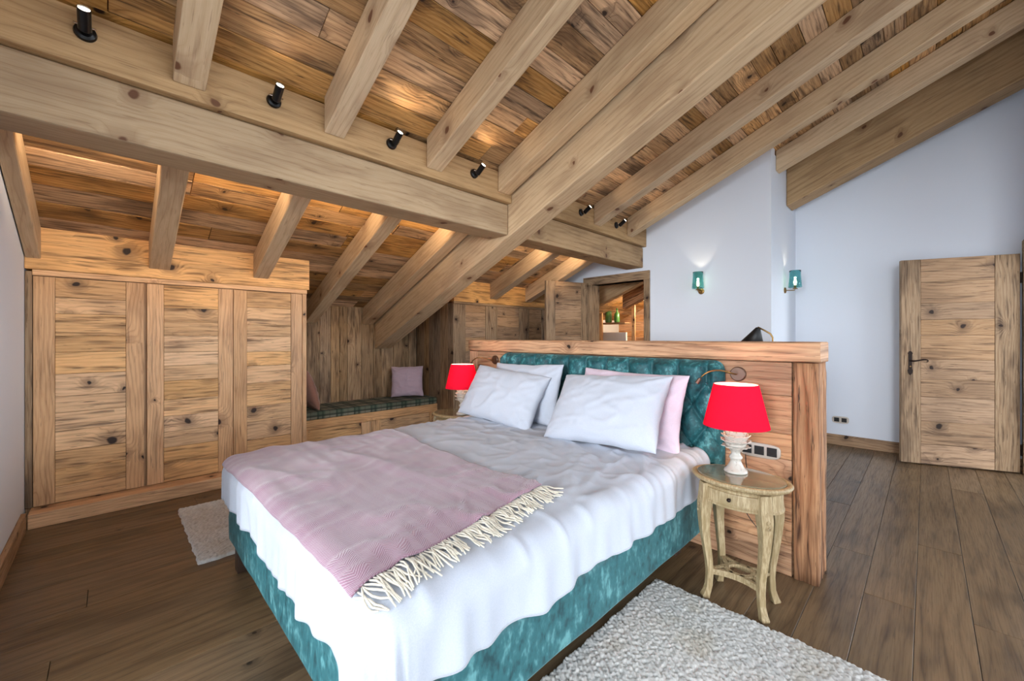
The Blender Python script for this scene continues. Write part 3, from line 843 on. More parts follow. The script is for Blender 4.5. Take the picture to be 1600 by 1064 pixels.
for t0, dr in ((0., -1), (1., 1)):
    mb = MB()
    for k in range(118):
        s = (k+.5)/118+random.uniform(-.003, .003)
        s = min(.999, max(.001, s)); q = thr(s, t0)
        ang = random.gauss(0, .20)+.45*noise.noise(V((s*7, 3, t0)))
        Ln = random.uniform(.10, .135)
        path = []
        for i in range(6):
            f = i/5
            a = q.x+math.sin(ang)*Ln*f*.8+.006*math.sin(f*5+k); b_ = q.y+dr*Ln*f*math.cos(ang)*.95
            path.append(duv(a, b_)+duvn(a, b_)*(.008+.007*math.sin(PI*min(1, f*1.6))*random.uniform(.4, 1)))
        mb.tube(path, [.0028, .0032, .0034, .0032, .003, .0022], 5)
    o = mb.build('fringe', M['fringe'], th, smooth=True); o['kind'] = 'stuff'; o['label'] = 'cream wool fringe'

# ---- pillows
def pillow_mesh(w, h, t, seed, flange=.0, wr=1.):
    mb = MB(); n1, n2 = 46, 34
    for side in (1, -1):
        pts = []
        for i in range(n1):
            u = -1+2*i/(n1-1)
            for j in range(n2):
                v = -1+2*j/(n2-1)
                uu = math.sin(u*PI/2)*.5+u*.5; vv = math.sin(v*PI/2)*.5+v*.5
                prof = (max(0, 1-abs(uu)**2.6)*max(0, 1-abs(vv)**2.6))**.5
                x = uu*w/2*(1-.055*(1-vv*vv)); y = vv*h/2*(1-.055*(1-uu*uu))
                cr = abs(uu*vv)
                z = side*t/2*prof
                r = 1-abs(noise.noise(V((x*7+seed, y*7, seed+side))))
                r2 = noise.noise(V((x*4+seed*2, y*4, seed*3)))
                k = prof**.5
                r3 = 1-abs(noise.noise(V((x*5-y*6+seed, y*11, seed*2+side))))
                z += side*k*(.006*wr*max(0, r-.75)/.25+.009*wr*max(0, r3-.85)/.15+.007*r2)
                # gathers near the corners
                z += side*k*.006*wr*math.sin(math.atan2(abs(vv)-1.1, abs(uu)-1.1)*16)*cr**2
                x += .006*noise.noise(V((uu*2, vv*3, seed))); y += .006*noise.noise(V((uu*3, vv*2, seed+5)))
                pts.append((x, y, z))
        mb.grid(pts if side == 1 else pts, n1, n2)
    return mb
def pillow(name, w, h, t, bot, top, yaw, mat, label, cat, seed, group=None, sag=0.):
    mb = pillow_mesh(w, h, t, seed)
    bot, top = V(bot), V(top); up = (top-bot).normalized()
    right = V((math.sin(yaw), -math.cos(yaw), 0)); right = (right-up*right.dot(up)).normalized()
    nrm = right.cross(up)
    c = (bot+top)/2
    m = Matrix((right, up, nrm)).transposed().to_4x4(); m.translation = c
    o = mb.build(name, mat, smooth=True, weld=True, subsurf=1); o.matrix_world = m
    return tag(o, label, cat, group)
pillow('pillow', .74, .47, .19, (1.985, 1.335, .66), (2.225, 1.36, .99), 0, M['pillow'], 'large plump white pillow leaning in front of the mauve one, nearest the lamp side', 'pillow', 1.3)
pillow('pillow', .72, .46, .13, (2.235, 1.305, .645), (2.335, 1.30, .995), 0, M['mauvecotton'], 'pale mauve pillow against the headboard behind the big white pillow', 'pillow', 4.1)
pillow('pillow', .74, .44, .19, (2.045, 2.275, .67), (2.215, 2.265, .945), .12, M['pillow'], 'white pillow leaning at the front on the far side of the bed', 'pillow', 7.7)
pillow('pillow', .72, .46, .13, (2.235, 2.19, .645), (2.335, 2.20, 1.01), 0, M['pillow'], 'white pillow upright against the headboard on the far side of the bed', 'pillow', 9.2)
pillow('throw_cushion', .42, .42, .13, (2.79, 4.80, .470), (2.86, 4.92, .865), 1.0, M['mauvelinen'], 'square mauve linen cushion standing in the right corner of the alcove bench', 'cushion', 12.)
pillow('throw_cushion', .46, .46, .14, (1.60, 4.80, .475), (1.475, 4.80, .90), PI, M['rosefab'], 'brownish rose cushion half hidden behind the wardrobe end on the alcove bench', 'cushion', 15.)

# ==================================================================== RUGS
def rug(x0, x1, y0, y1, label):
    st = .0058; nx, ny_ = int((x1-x0)/st), int((y1-y0)/st)
    rng = np.random.default_rng(int(x1*100+y0*77))
    # nubs on a jittered lattice
    px, py = .019, .0125
    X, Y = np.meshgrid(np.linspace(x0, x1, nx), np.linspace(y0, y1, ny_), indexing='ij')
    H = np.zeros_like(X)
    gx, gy = X/px, Y/py
    ix, iy = np.floor(gx).astype(int), np.floor(gy).astype(int)
    def hsh(a, b, k):
        v = np.sin(a*127.1+b*311.7+k*74.7)*43758.5453
        return v-np.floor(v)
    for a in (-1, 0, 1):
        for b_ in (-1, 0, 1):
            ja, jb = ix+a, iy+b_
            cx = (ja+.5+.5*(jb % 2)-.25+(hsh(ja, jb, 1)-.5)*.5)*px; cy = (jb+.5+(hsh(ja, jb, 2)-.5)*.5)*py
            an = (hsh(ja, jb, 3)-.5)*1.6; ca, sa = np.cos(an), np.sin(an)
            dx, dy = X-cx, Y-cy
            u = (dx*ca+dy*sa)/.0115; v = (-dx*sa+dy*ca)/.0085
            d = u*u+v*v
            H = np.maximum(H, (.75+.35*hsh(ja, jb, 4))*np.sqrt(np.clip(1-d, 0, 1)))
    ed = np.minimum.reduce([X-x0, x1-X, Y-y0, y1-Y])
    Z = .010+.012*H
    Z = np.where(ed < .004, .001, Z)
    wob = .003*np.sin(Y*37)+.0015*np.sin(Y*91); 
    Xw = X+np.where(ed < .02, wob, 0)*0+wob*np.clip(1-np.minimum(X-x0, x1-X)/.05, 0, 1)
    Yw = Y+(.003*np.sin(X*41)+.0015*np.sin(X*97))*np.clip(1-np.minimum(Y-y0, y1-Y)/.05, 0, 1)
    co = np.stack([Xw, Yw, Z], -1).reshape(-1, 3)
    idx = np.arange(nx*ny_).reshape(nx, ny_)
    F = np.stack([idx[:-1, :-1], idx[1:, :-1], idx[1:, 1:], idx[:-1, 1:]], -1).reshape(-1, 4)
    me = bpy.data.meshes.new('wool_rug')
    me.vertices.add(len(co)); me.vertices.foreach_set('co', co.ravel())
    me.loops.add(F.size); me.loops.foreach_set('vertex_index', F.ravel())
    me.polygons.add(len(F)); me.polygons.foreach_set('loop_start', np.arange(0, F.size, 4)); me.polygons.foreach_set('loop_total', np.full(len(F), 4))
    me.update(); me.validate()
    me.polygons.foreach_set('use_smooth', [True]*len(F)); me.materials.append(M['rug'])
    o = bpy.data.objects.new('wool_rug', me); COL.objects.link(o)
    return tag(o, label, 'rug')
rug(.40, 2.0, -.10, .975, 'knobbly pale grey wool rug on the near side of the bed')
rug(.345, 2.0, 2.80, 3.78, 'knobbly pale grey wool rug between the bed and the wardrobe')

# ==================================================================== NIGHTSTANDS
SX, SY, SZ = 2.145, .625, .588
def nightstand():
    r = empty('oval_bedside_table', (SX, SY, 0), 'cream oval bedside table with drawer and curved legs, in full view at the right', 'bedside table', 'oval bedside tables')
    ax, ay = .165, .215
    mb = MB(); mb.lathe([(0, -.022), (.93, -.022), (.97, -.018), (1.0, -.009), (1.0, -.003), (.975, .002), (.90, .002), (.895, -.001), (0, -.001)], (0, 0, SZ-.002), 64, ax, ay)
    mb.build('tabletop', M['cream'], r, smooth=True)
    mb = MB(); mb.lathe([(.885, 0), (.885, .004), (.87, .006), (0, .006)], (0, 0, SZ-.002), 64, ax, ay)
    mb.build('glass_inset', M['topglass'], r, smooth=False)
    # apron (oval band)
    pts = []; n = 72
    prof = [(.80, -.024), (.80, -.03), (.84, -.034), (.82, -.04), (.82, -.105), (.845, -.110), (.845, -.118), (.80, -.120), (.76, -.118), (.76, -.024)]
    mb = MB(); mb.lathe(prof, (0, 0, SZ), n, ax, ay); mb.build('apron', M['cream'], r, smooth=False)
    # drawer front on the -X side
    mb = MB(); pts = []
    for i in range(17):
        a = PI+(-.72+1.44*i/16)
        for k, (rr, zz) in enumerate(((.82, -.046), (.86, -.048), (.865, -.052), (.865, -.094), (.86, -.098), (.82, -.100))):
            pts.append((rr*ax*math.cos(a), rr*ay*math.sin(a), SZ+zz))
    mb.grid(pts, 17, 6); d = mb.build('drawer', M['cream'], r)
    mb = MB(); mb.lathe([(0, .022), (.006, .021), (.009, .016), (.008, .010), (.004, .006), (.004, 0)], n=14)
    mb.move(Matrix.Translation((-.865*ax, 0, SZ-.072)) @ Matrix.Rotation(-PI/2, 4, 'Y'))
    mb.build('knob', M['iron'], d, smooth=True)
    # cabriole legs
    for sx, sy in ((-1, -1), (-1, 1), (1, -1), (1, 1)):
        bx, by = sx*.092, sy*.120
        path = []; rad = []
        for t, off, rr in ((.555, .0, .021), (.50, .002, .023), (.45, .008, .023), (.40, .012, .020), (.33, .010, .0165), (.25, .000, .0145), (.18, -.010, .013), (.12, -.014, .0125), (.06, -.010, .012), (.025, .000, .013), (.006, .007, .015), (.0, .008, .014)):
            k = math.hypot(bx, by)
            path.append((bx+bx/k*off, by+by/k*off, t)); rad.append(rr)
        mb = MB(); mb.tube(path, [q*1.62 for q in rad], 4)
        mb.move(Matrix.Identity(4))
        lg = mb.build('leg', M['cream'], r, smooth=False, bevel=.004, segs=3)
        for k in range(3):  # carved scroll rings at the knee
            z0 = .47-.028*k; kk = math.hypot(bx, by); c = V((bx*(1+.024/kk), by*(1+.024/kk), z0))
        mb = MB()
        kk = math.hypot(bx, by); ov = V((bx/kk, by/kk, 0)); sd = V((-ov.y, ov.x, 0))
        for k, (z0, rr) in enumerate(((.475, .010), (.445, .008), (.42, .006))):
            c = V((bx, by, z0))+ov*(.0275+[.003, .009, .012][k])
            mb.tube([c+sd*math.cos(q/8*PI)*rr+V((0, 0, math.sin(q/8*PI)*rr)) for q in range(17)], .0022, 5, cap=False)
        mb.build('carving', M['cream'], lg, smooth=True)
    # pierced stretcher: four curved arms to an oval ring
    mb = MB(); zs = .135; n = 36
    pts = []
    for i in range(n):
        a = 2*PI*i/n
        for rr, zz in ((.040, -.007), (.062, -.007), (.062, .007), (.040, .007), (.040, -.007)):
            pts.append((rr*math.cos(a), rr*math.sin(a)*1.15, zs+zz))
    mb.grid(pts, n, 5, closeu=True)
    for sx, sy in ((-1, -1), (-1, 1), (1, -1), (1, 1)):
        L0 = V((sx*.088, sy*.116, zs)); 
        for tgt in ((sx*.052, sy*.016), (sx*.014, sy*.066)):
            T = V((tgt[0], tgt[1], zs)); mid = (L0+T)/2*.86; mid.z = zs
            P = [L0*(1-t)**2+mid*2*t*(1-t)+T*t*t for t in [i/8 for i in range(9)]]
            q = []
            for k, c in enumerate(P):
                dd = (P[min(k+1, 8)]-P[max(k-1, 0)]).normalized(); s_ = V((-dd.y, dd.x, 0))*.009
                q += [c-s_+V((0, 0, -.007)), c+s_+V((0, 0, -.007)), c+s_+V((0, 0, .007)), c-s_+V((0, 0, .007)), c-s_+V((0, 0, -.007))]
            mb.grid(q, 9, 5)
    mb.build('stretcher', M['cream'], r, bevel=.0015)
    # arched rails linking the front and the back legs
    for sx in (-1, 1):
        mb = MB(); q = []
        for k in range(15):
            t = -1+2*k/14; y = t*.112; x = sx*(.088-.034*(1-t*t)); z = .128+.030*(1-t*t)*0
            q += [(x-.006, y, z-.014), (x+.006, y, z-.014), (x+.006, y, z+.012), (x-.006, y, z+.012), (x-.006, y, z-.014)]
        mb.grid(q, 15, 5); mb.build('rail', M['cream'], r, bevel=.002)
    return r
ns1 = nightstand()
ns2 = copy_tree(ns1); ns2.location = (2.16, 2.93, 0); ns2['label'] = 'cream oval bedside table mostly hidden behind the bed near the alcove'

# ==================================================================== TABLE LAMPS
def tlamp():
    r = empty('table_lamp', (2.185, .655, SZ+.0045), 'table lamp with red shade and white artichoke base, standing on the near bedside table', 'table lamp', 'red bedside lamps')
    mb = MB(); mb.lathe([(0, 0), (.050, 0), (.053, .004), (.050, .012), (.043, .018), (.034, .030), (.026, .048), (.022, .060), (.027, .066), (.030, .073), (.027, .080), (.021, .086), (.019, .094), (.022, .102), (.030, .110), (.040, .122), (.046, .138), (.048, .155), (.044, .178), (.034, .195), (.020, .205), (.010, .212), (0, .213)], n=36)
    base = mb.build('base', M['ceramic'], r, smooth=True)
    # leaves: overlapping scales, one petal each
    for row, (z0, n, R, tilt, s) in enumerate(((.112, 9, .034, .95, .034), (.132, 10, .044, .60, .036), (.152, 10, .048, .30, .036), (.172, 9, .044, .02, .034), (.188, 7, .034, -.25, .030))):
        for i in range(n):
            a = 2*PI*(i+.5*(row % 2))/n
            mb = MB(); pts = []
            for u in range(7):
                t = u/6
                for v_ in range(5):
                    q = -1+v_/2
                    wd = s*.55*math.sin(PI*min(1, .18+t*.72))**.8*(1 if t < .95 else .3)
                    pts.append((q*wd, -.003+.010*t*t-.006*q*q*(1-t), t*s))
            mb.grid(pts, 7, 5)
            m = Matrix.Rotation(a-PI/2, 4, 'Z') @ Matrix.Translation((0, R, z0)) @ Matrix.Rotation(-tilt, 4, 'X')
            mb.move(m)
            mb.build('leaf', M['ceramic'], base, smooth=True, solid=.003)
    mb = MB(); mb.lathe([(.007, .212), (.007, .250), (.014, .252), (.014, .285), (0, .285)], n=16); mb.build('socket', M['brass'], r, smooth=False)
    zb, zt, rb, rt = .225, .430, .146, .098
    mb = MB(); mb.lathe([(rb, zb), (rb-.001, zb+.003), (rt+.001, zt-.003), (rt, zt)], n=64)
    sh = mb.build('lamp_shade', M['shade'], r, smooth=True); sh['label'] = 'red tapered fabric shade'
    mb = MB(); mb.lathe([(rb-.0035, zb+.001), (rt-.0035, zt-.001)], n=48)
    li = mb.build('lining', M['shadein'], sh, smooth=True)
    mb = MB(); mb.lathe([(.0, .286), (.012, .288), (.022, .300), (.026, .318), (.022, .336), (.010, .346), (0, .347)], n=18); mb.build('bulb', M['bulb'], r, smooth=True)
    return r
l1 = tlamp()
l2 = copy_tree(l1); l2.location = (2.16, 2.80, SZ+.0045); l2['label'] = 'red-shaded table lamp at the far side of the bed, beside the alcove'
def point(name, loc, e, col, rad=.03):
    L_ = bpy.data.lights.new(name, 'POINT'); L_.energy = e; L_.color = col; L_.shadow_soft_size = rad
    o = bpy.data.objects.new(name, L_); COL.objects.link(o); o.location = loc; return o
point('lamp_light', (2.185, .655, SZ+.375), 4.5, (1, .66, .42), .02)
point('lamp_light', (2.16, 2.80, SZ+.375), 4.5, (1, .66, .42), .02)

# ---- socket strips
def sockets(n, label, loc, rz, w=.062):
    r = empty('socket_strip', loc, label, 'socket', rz=rz)
    L_ = n*w+.02; hh = .040
    pts = []
    mb = MB(); N_ = 40; ring = []
    for i in range(N_):
        a = 2*PI*i/N_; c, s_ = math.cos(a), math.sin(a)
        x = math.copysign(abs(c)**.45, c)*L_/2; z = math.copysign(abs(s_)**.6, s_)*hh
        ring.append((x, z))
    for (x, z) in ring:
        pts += [(x, 0, z), (x, -.007, z), (x*.975, -.010, z*.94), (x*.9, -.010, z*.8), (0, -.010, 0)]
    mb.grid(pts, N_, 5, closeu=True); mb.build('cover_plate', M['plate'], r, bevel=0)
    for i in range(n):
        x = (i-(n-1)/2)*w
        mb = MB(); mb.box(x-.0235, x+.0235, -.0125, -.0095, -.0235, .0235)
        mb2 = mb.build('outlet', M['socket'], r, bevel=.002)
        mb = MB(); mb.lathe([(.0195, 0), (.0195, .003), (.017, .003), (.017, 0), (.0, .0)], n=20); mb.move(Matrix.Translation((x, -.0124, 0)) @ Matrix.Rotation(PI/2, 4, 'X'))
        mb.build('outlet_ring', M['blackm'], mb2)
    return r
sockets(3, 'metal strip of three black sockets on the partition beside the lamp', (PX+.0145, .640, .635), -PI/2, .060)
sockets(2, 'strip of two black sockets low on the far white wall', (X2-.001, .70, .293), -PI/2, .068)

# ---- lamp cord under the table
mb = MB(); mb.tube([(2.35, .70, .52), (2.40, .70, .42), (2.44, .695, .33), (2.46, .66, .26), (2.45, .61, .22), (2.46, .57, .25), (2.49, .56, .33), (2.50, .62, .40), (2.502, .69, .50), (2.502, .70, .56), (2.500, .70, .615)], .0028, 6)
tag(mb.build('lamp_cord', M['blackm'], smooth=True, subsurf=1), 'thin black lamp cord looping behind the near bedside table', 'cord')

# ---- gooseneck reading lights
def reading():
    r = empty('reading_light', (PX+.012, .745, 1.045), 'gooseneck reading light on the partition above the near red lamp', 'wall light', 'gooseneck reading lights')
    mb = MB(); mb.lathe([(0, .018), (.036, .018), (.040, .014), (.041, 0), (0, 0)], n=32); mb.move(Matrix.Rotation(-PI/2, 4, 'Y')); mb.build('wall_plate', M['bronze'], r, smooth=False)
    mb = MB(); P = [(-.018, 0, 0), (-.05, .004, .000), (-.09, .022, .012), (-.125, .055, .026), (-.150, .095, .022), (-.160, .128, .002), (-.164, .148, -.024)]
    mb.tube(P, .0048, 10); mb.build('gooseneck', M['brass'], r, smooth=True, subsurf=1)
    mb = MB(); mb.tube([P[-1], (-.167, .160, -.044), (-.169, .165, -.053)], [.009, .0115, .0115], 14); mb.build('lamp_head', M['bronze'], r, smooth=False)
    return r
r1 = reading()
r2 = copy_tree(r1); r2.location = (PX+.012, 2.785, 1.045); r2['label'] = 'gooseneck reading light on the partition beside the far corner of the headboard'
# ---- sconces
def sconce():
    r = empty('wall_sconce', (X1-.001, 1.845, 1.79), 'teal glass wall sconce with lit bulb on the broad white wall, left of the two', 'wall light', 'teal glass sconces', rz=0)
    mb = MB(); mb.lathe([(0, .016), (.020, .016), (.030, .012), (.034, .004), (.034, 0), (0, 0)], n=24); mb.move(Matrix.Rotation(-PI/2, 4, 'Y')); mb.build('wall_plate', M['brass'], r, smooth=False)
    mb = MB(); mb.tube([(-.015, 0, 0), (-.05, 0, -.004), (-.095, 0, -.004), (-.10, 0, .010)], .005, 8)
    mb.lathe([(0, .008), (.024, .008), (.026, .014), (.012, .02), (.012, .05), (0, .05)], (-.10, 0, 0), 18); mb.build('arm', M['brass'], r, smooth=False)
    mb = MB(); mb.lathe([(.016, .022), (.060, .022), (.0655, .030), (.061, .09), (.056, .15), (.0545, .19), (.057, .215), (.052, .215), (.050, .19), (.0515, .15), (.0565, .09), (.061, .033), (.056, .027), (.016, .027), (.016, .022)], (-.10, 0, 0), 40); mb.build('glass_shade', M['teal_glass'], r, smooth=True)
    mb = MB(); mb.lathe([(0, .05), (.009, .052), (.015, .075), (.016, .09), (.010, .115), (0, .13)], (-.10, 0, 0), 14); mb.build('bulb', M['bulb'], r, smooth=True)
    return r
s1 = sconce()
s2 = copy_tree(s1); s2.location = (5.50, 1.136, 1.79); s2.rotation_euler = (0, 0, PI/2)
s2['label'] = 'teal glass wall sconce with lit bulb on the narrow return wall, right of the two'
point('sconce_light', (X1-.10, 1.845, 1.79+.135), 2.2, (1, .86, .62), .012)
point('sconce_light', (5.50, 1.036, 1.79+.135), 2.2, (1, .86, .62), .012)

# ---- uplight spots on the purlin board
def spot():
    r = empty('ceiling_spot', (0, FY-.001, 2.555), 'x', 'spotlight', 'black spotlights on the purlin board')
    mb = MB(); mb.lathe([(0, .020), (.024, .020), (.034, .014), (.037, .004), (.037, 0), (0, 0)], n=28); mb.move(Matrix.Rotation(PI/2, 4, 'X')); mb.build('mount', M['black'], r, smooth=False)
    mb = MB(); mb.tube([(0, -.012, -.002), (0, -.045, .004)], .010, 10)
    mb.tube([(-.034, -.045, .006), (.034, -.045, .006)], .004, 8); mb.build('bracket', M['chrome'], r, smooth=True)
    c, d = V((0, -.043, -.012)), V((0, -.85, .53)).normalized()
    rot = Matrix.Translation(c) @ d.to_track_quat('Z', 'Y').to_matrix().to_4x4()
    mb = MB(); mb.lathe([(0, 0), (.017, 0), (.0215, .004), (.0215, .092), (.0190, .0925), (.0190, .086)], n=28); mb.move(rot)
    mb.build('barrel', M['black'], r, smooth=False)
    mb = MB(); mb.lathe([(0, .089), (.012, .0888), (.0188, .087)], n=24); mb.move(rot); mb.build('lens', M['bulbs'], r, smooth=False)
    return r
sp0 = spot(); xs = [(-.076, 'at the top left corner, the largest'), (.644, 'between the second and third upper rafters'), (1.35, 'between the third and fourth upper rafters'), (2.065, 'left of the crossing with the thick truss'), (3.50, 'just right of the thick truss'), (4.19, 'nearest the white sconce wall')]
def slight(loc, d, e, size=1.2):
    L_ = bpy.data.lights.new('spot_beam', 'SPOT'); L_.energy = e; L_.color = (1, .76, .50); L_.spot_size = size; L_.spot_blend = .8; L_.shadow_soft_size = .015
    o = bpy.data.objects.new('spot_beam', L_); COL.objects.link(o); o.location = loc
    o.rotation_euler = V(d).to_track_quat('-Z', 'Y').to_euler(); return o
for k, (x, l) in enumerate(xs):
    o = sp0 if k == 0 else copy_tree(sp0)
    o.location = (x, FY-.001, 2.555); o['label'] = 'black cylinder spotlight pointing up, '+l
    d = V((0, -.85, .53)).normalized()
    slight(V((x, FY-.046, 2.543))+d*.105, V((0, -.8, .6)), 2.2, 2.2)
    # its twin on the far side of the purlin, lighting the lower boards
    q = copy_tree(sp0); q.location = (x, PY1+.002, 2.25); q.rotation_euler = (0, 0, PI)
    q['label'] = 'black cylinder spotlight hidden behind the purlin'; q['group'] = 'spotlights behind the purlin'
    d = V((0, .85, .53)).normalized()
    slight(V((x, PY1+.045, 2.238))+d*.105, V((0, .92, .22)), 26, 2.1)

# ==================================================================== DOORS
def door_leaf(name, hinge, free, z0, z1, s_free, s_hinge, label, flip=1, mat='door', smat='old'):
    h, f = V((*hinge, 0)), V((*free, 0)); d = (f-h); W = d.length; d.normalize(); n = V((d.y, -d.x, 0))*flip
    th = .044
    ms = MB()
    ms.pbox(h+V((0, 0, z0))-n*th, V((0, 0, z1-z0)), d*s_hinge, n*th, (.50, .5))
    ms.pbox(h+d*(W-s_free)+V((0, 0, z0))-n*th, V((0, 0, z1-z0)), d*s_free, n*th, (.52, .48))
    o = ms.build(name, M[smat], bevel=.003); structure(o, label)
    mp = MB(); planks(mp, h+d*(s_hinge+.0005)+V((0, 0, z0))-n*(th-.002), d, (0, 0, 1), n, W-s_free-s_hinge-.001, z1-z0, (.14, .24), th-.004, None, .0015, .07, .0005)
    mp.build('door_panel', M[mat], o, bevel=.002, segs=1)
    return o, h, d, n, W
dr, h_, d_, n_, W_ = door_leaf('door_1', (5.935, -.605), (5.63, .175), .012, 2.02, .148, .165, 'open reclaimed pine door leaf with iron handle at the right', flip=-1)
fn = n_ if n_.x < 0 else -n_
def doorpt(u, z, out): return h_+d_*u+V((0, 0, z))+fn*out
off = 0 if (n_-fn).length < .1 else .044
mb = MB()
pl = W_-.068
prof = [(-.016, -.10), (-.020, -.075), (-.013, -.060), (-.014, .085), (-.019, .095), (-.010, .112), (.0, .118), (.010, .112), (.019, .095), (.014, .085), (.013, -.060), (.020, -.075), (.016, -.10), (0, -.122)]
P = [doorpt(pl+a, 1.0+b_, off+.001) for a, b_ in prof]; Q = [doorpt(pl+a, 1.0+b_, off+.006) for a, b_ in prof]
i0 = len(mb.v); mb.quad(Q, [(0, 0)]*len(Q))
for k in range(len(P)):
    k2 = (k+1) % len(P); mb.quad([P[k], P[k2], Q[k2], Q[k]], [(0, 0)]*4)
hp = mb.build('handle_plate', M['iron'], dr, weld=True)
mb = MB()
lev = [doorpt(pl, 1.02, off+.004), doorpt(pl, 1.02, off+.045), doorpt(pl-.012, 1.02, off+.052), doorpt(pl-.045, 1.026, off+.052), doorpt(pl-.08, 1.036, off+.052), doorpt(pl-.105, 1.036, off+.052), doorpt(pl-.118, 1.026, off+.052), doorpt(pl-.112, 1.014, off+.052), doorpt(pl-.100, 1.016, off+.052)]
mb.tube(lev, [.008, .007, .008, .007, .0075, .007, .006, .005, .005], 10); mb.build('handle_lever', M['iron'], dr, smooth=True, subsurf=1)
mb = MB(); mb.tube([doorpt(pl, .965, off+.005), doorpt(pl, .965, off+.010)], .006, 10); mb.build('keyhole', M['brass'], dr)
for z in (.22, 1.8):
    mb = MB(); mb.tube([(h_-d_*.008+V((0, 0, z-.05))), (h_-d_*.008+V((0, 0, z+.05)))], .008, 10); mb.build('hinge', M['iron'], dr)
def lining(name, label, boxes, mat='old'):
    mb = MB()
    for b_, g in boxes: mb.box(*b_, g, var=.04)
    TN[0] += 1
    return structure(mb.build('trim_%d' % TN[0], M[mat], bevel=.004), label)
lining('', 'door frame in the wall at the right edge', [((5.92, 5.985, YR-.15, YR+.02, 0, 2.10), 'z'), ((4.90, 4.98, YR-.15, YR+.02, 0, 2.10), 'z'), ((4.90, 5.985, YR-.15, YR+.021, 2.04, 2.14), 'x')])
d2, *_ = door_leaf('door_2', (4.895, 3.44), (4.23, 3.66), .012, 2.03, .145, .12, 'open board door leaf standing in front of the far doorway', flip=1)
lining('', 'weathered frame of the doorway behind the partition', [((X1-.028, X1+.16, 2.479, 2.556, 0, 2.02), 'z'), ((X1-.028, X1+.16, 3.345, 3.498, 0, 2.02), 'z'), ((X1-.029, X1+.16, 2.479, 3.498, 2.0, 2.112), 'y')])

# ==================================================================== ROOM BEYOND THE DOORWAY
slope_beam(5.50, 5.62, 3.235-.02, 1.3, 4.8, 'diagonal beam seen through the doorway', mat='beamwarm', m=.40)
slope_beam(6.25, 6.38, 3.20, 1.3, 3.65, 'darker short rafter seen through the doorway', mat='post', m=.40)
mb = MB(); mb.box(7.40, 7.44, 4.80, 4.90, 0, 1.9, 'z'); mb.box(7.40, 7.44, 4.05, 4.12, 0, 1.9, 'z'); trim(mb, M['ward'], 'slim wooden uprights seen through the doorway')
wl = MB(); planks(wl, (XA-.01, 1.4, 0), (0, 1, 0), (0, 0, 1), (-1, 0, 0), 3.75, 2.0, (.15, .2), .02, None, .002, .1, .001)
structure(wl.build('wall_annex_boards', M['part']))
sh_ = MB(); sh_.box(7.46, 7.66, 4.30, 4.88, 1.53, 1.565, 'y'); tag(sh_.build('wall_shelf', M['old'], bevel=.003), 'small wooden shelf with green bottles, seen through the doorway', 'shelf')
ab = MB(); ab.box(X1+.15, XA, YB-.02, YB+.018, 0, roofz(YB)+.02); structure(ab.build('wall_annex_back', M['white']))
sb = MB(); sb.box(7.50, 7.56, 4.30, 4.86, 0, 1.36, 'z'); tag(sb.build('shelf_panel', M['white'], bevel=.003), 'pale panel under the bottle shelf, seen through the doorway', 'panel')
def bottle(loc, s, label):
    mb = MB(); mb.lathe([(0, 0), (.055, 0), (.066, .012), (.068, .05), (.064, .20), (.050, .235), (.022, .262), (.020, .33), (.026, .335), (.026, .35), (.015, .35), (.012, .262), (.04, .23), (.058, .19), (.060, .02), (0, .015)], n=28)
    o = mb.build('glass_bottle', M['green_glass'], smooth=True); o.location = loc; o.scale = (s, s, s)
    return tag(o, label, 'bottle', 'green bottles on the shelf')
bottle((7.54, 4.73, 1.566), 1.05, 'larger green glass bottle on the shelf through the doorway')
bottle((7.54, 4.53, 1.566), .85, 'smaller green glass bottle on the shelf through the doorway')
mb = MB(); mb.box(8.40, 8.56, 4.0, 4.35, 1.12, 1.38); tag(mb.build('bright_picture', M['white'], bevel=.004), 'small pale square on the wall far through the doorway', 'picture')
mb = MB(); mb.lathe([(0, 0), (.05, 0), (.05, .10), (.02, .12), (0, .12)], n=20); 
o = mb.build('pendant_bulb', M['bulb'], smooth=True); o.location = (7.9, 4.12, 2.02); tag(o, 'small glowing lamp far through the doorway', 'lamp')
mb = MB(); mb.tube([(7.9, 4.12, 2.14), (7.9, 4.12, roofz(4.12)-.0)], .004, 6); mb.build('cable', M['black'], o).matrix_parent_inverse = Matrix.Translation((7.9, 4.12, 2.02)).inverted()
point('annex_light', (7.6, 3.7, 1.98), 75, (1, .74, .46), .08)
point('annex_light', (6.6, 2.2, 2.2), 25, (1, .86, .70), .1)

# ==================================================================== DESK + BLACK LAMP BEHIND THE PARTITION
k = empty('writing_desk', (3.10, 1.0, 0), 'narrow desk standing behind the partition', 'desk')
mb = MB(); mb.box(PX+PT+.01, 3.36, .64, 1.75, .71, .75, 'y'); mb.build('desktop', M['door'], k, local='world', bevel=.004)
for x in (PX+PT+.03, 3.29):
    for y in (.66, 1.68):
        mb = MB(); mb.box(x, x+.05, y, y+.05, 0, .709, 'z'); mb.build('leg', M['door'], k, local='world', bevel=.003)
bl = empty('desk_lamp', (3.22, .735, .751), 'black cone desk lamp with brass stem peeping over the partition', 'desk lamp')
mb = MB(); mb.lathe([(0, 0), (.08, 0), (.08, .012), (.01, .018), (0, .018)], n=32); mb.build('base', M['blackm'], bl)
mb = MB(); mb.tube([(0, 0, .015), (0, 0, .46), (0, 0, .50), (-.002, .012, .525), (-.004, .05, .55), (-.006, .088, .572)], .0055, 10); mb.build('stem', M['brass'], bl, smooth=True)
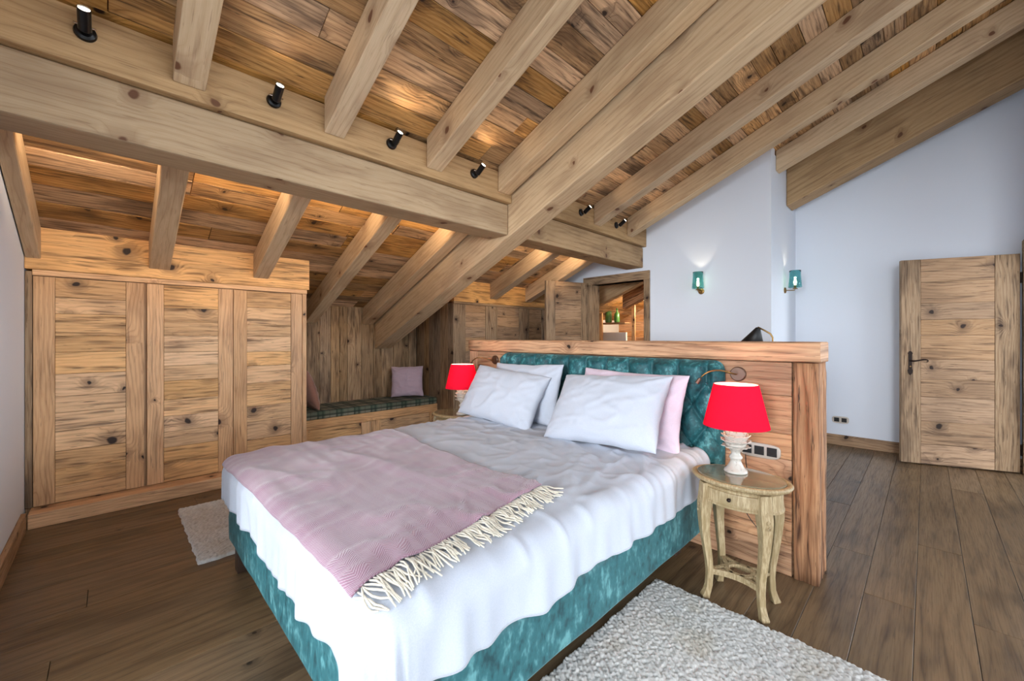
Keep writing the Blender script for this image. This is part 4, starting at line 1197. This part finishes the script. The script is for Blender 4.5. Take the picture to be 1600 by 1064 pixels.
mb = MB(); mb.lathe([(.012, .0), (.016, -.005), (.082, -.135), (.080, -.135), (.014, -.008)], n=36); mb.move(Matrix.Translation((-.006, .085, .568)) @ Matrix.Rotation(.30, 4, 'X')); mb.build('lamp_shade', M['blackm'], bl, smooth=True)

# ==================================================================== LIGHT
def area(name, loc, d, sx, sy, e, col):
    L_ = bpy.data.lights.new(name, 'AREA'); L_.shape = 'RECTANGLE'; L_.size = sx; L_.size_y = sy; L_.energy = e; L_.color = col
    o = bpy.data.objects.new(name, L_); COL.objects.link(o); o.location = loc
    o.rotation_euler = V(d).to_track_quat('-Z', 'Y').to_euler(); return o
day = (.90, .95, 1.0)
area('daylight_fill', (XW-8.0, -1.6, 2.0), (1, .30, -.08), 3.2, 2.6, 1250, day)
area('daylight_fill', (5.0, YF-8.2, 2.5), (-.30, 1, -.08), 3.2, 2.6, 620, day)
area('daylight_fill', (XE+7.0, -8.3, 2.4), (-.75, .66, -.08), 3.0, 2.6, 760, day)  # lamp added outside the side window to brighten left wall and wardrobe
area('daylight_fill', (1.7, -10.0, 7.2), (0, .87, -.45), 4.0, 2.4, 800, day)  # lamp added above the roof window to light bed, floor and wardrobe
area('daylight_fill', (5.6, -3.0, 2.2), (0, 1, -.05), 2.0, 2.5, 12, day)
w_ = bpy.data.worlds.new('world'); SC.world = w_; w_.use_nodes = True
bg = w_.node_tree.nodes['Background']; bg.inputs[0].default_value = (.80, .90, 1.0, 1); bg.inputs[1].default_value = 4.

# ==================================================================== CAMERA
cam = bpy.data.cameras.new('camera'); co = bpy.data.objects.new('camera', cam); COL.objects.link(co)
cam.sensor_width = 36; cam.lens = 36*637.4/1600; cam.shift_y = -(532-527.5)/1600; cam.clip_start = .02
co.location = (0, 0, 1.25)
a = math.radians(45.43)
co.rotation_euler = (PI/2, 0, a-PI/2)
SC.camera = co
SC.view_settings.view_transform = 'Standard'; SC.view_settings.look = 'None'
SC.view_settings.exposure = .02; SC.view_settings.gamma = 1
SC.cycles.max_bounces = 8; SC.cycles.diffuse_bounces = 5; SC.cycles.use_denoising = True
SC.cycles.sample_clamp_indirect = 6
SC.cycles.caustics_refractive = True
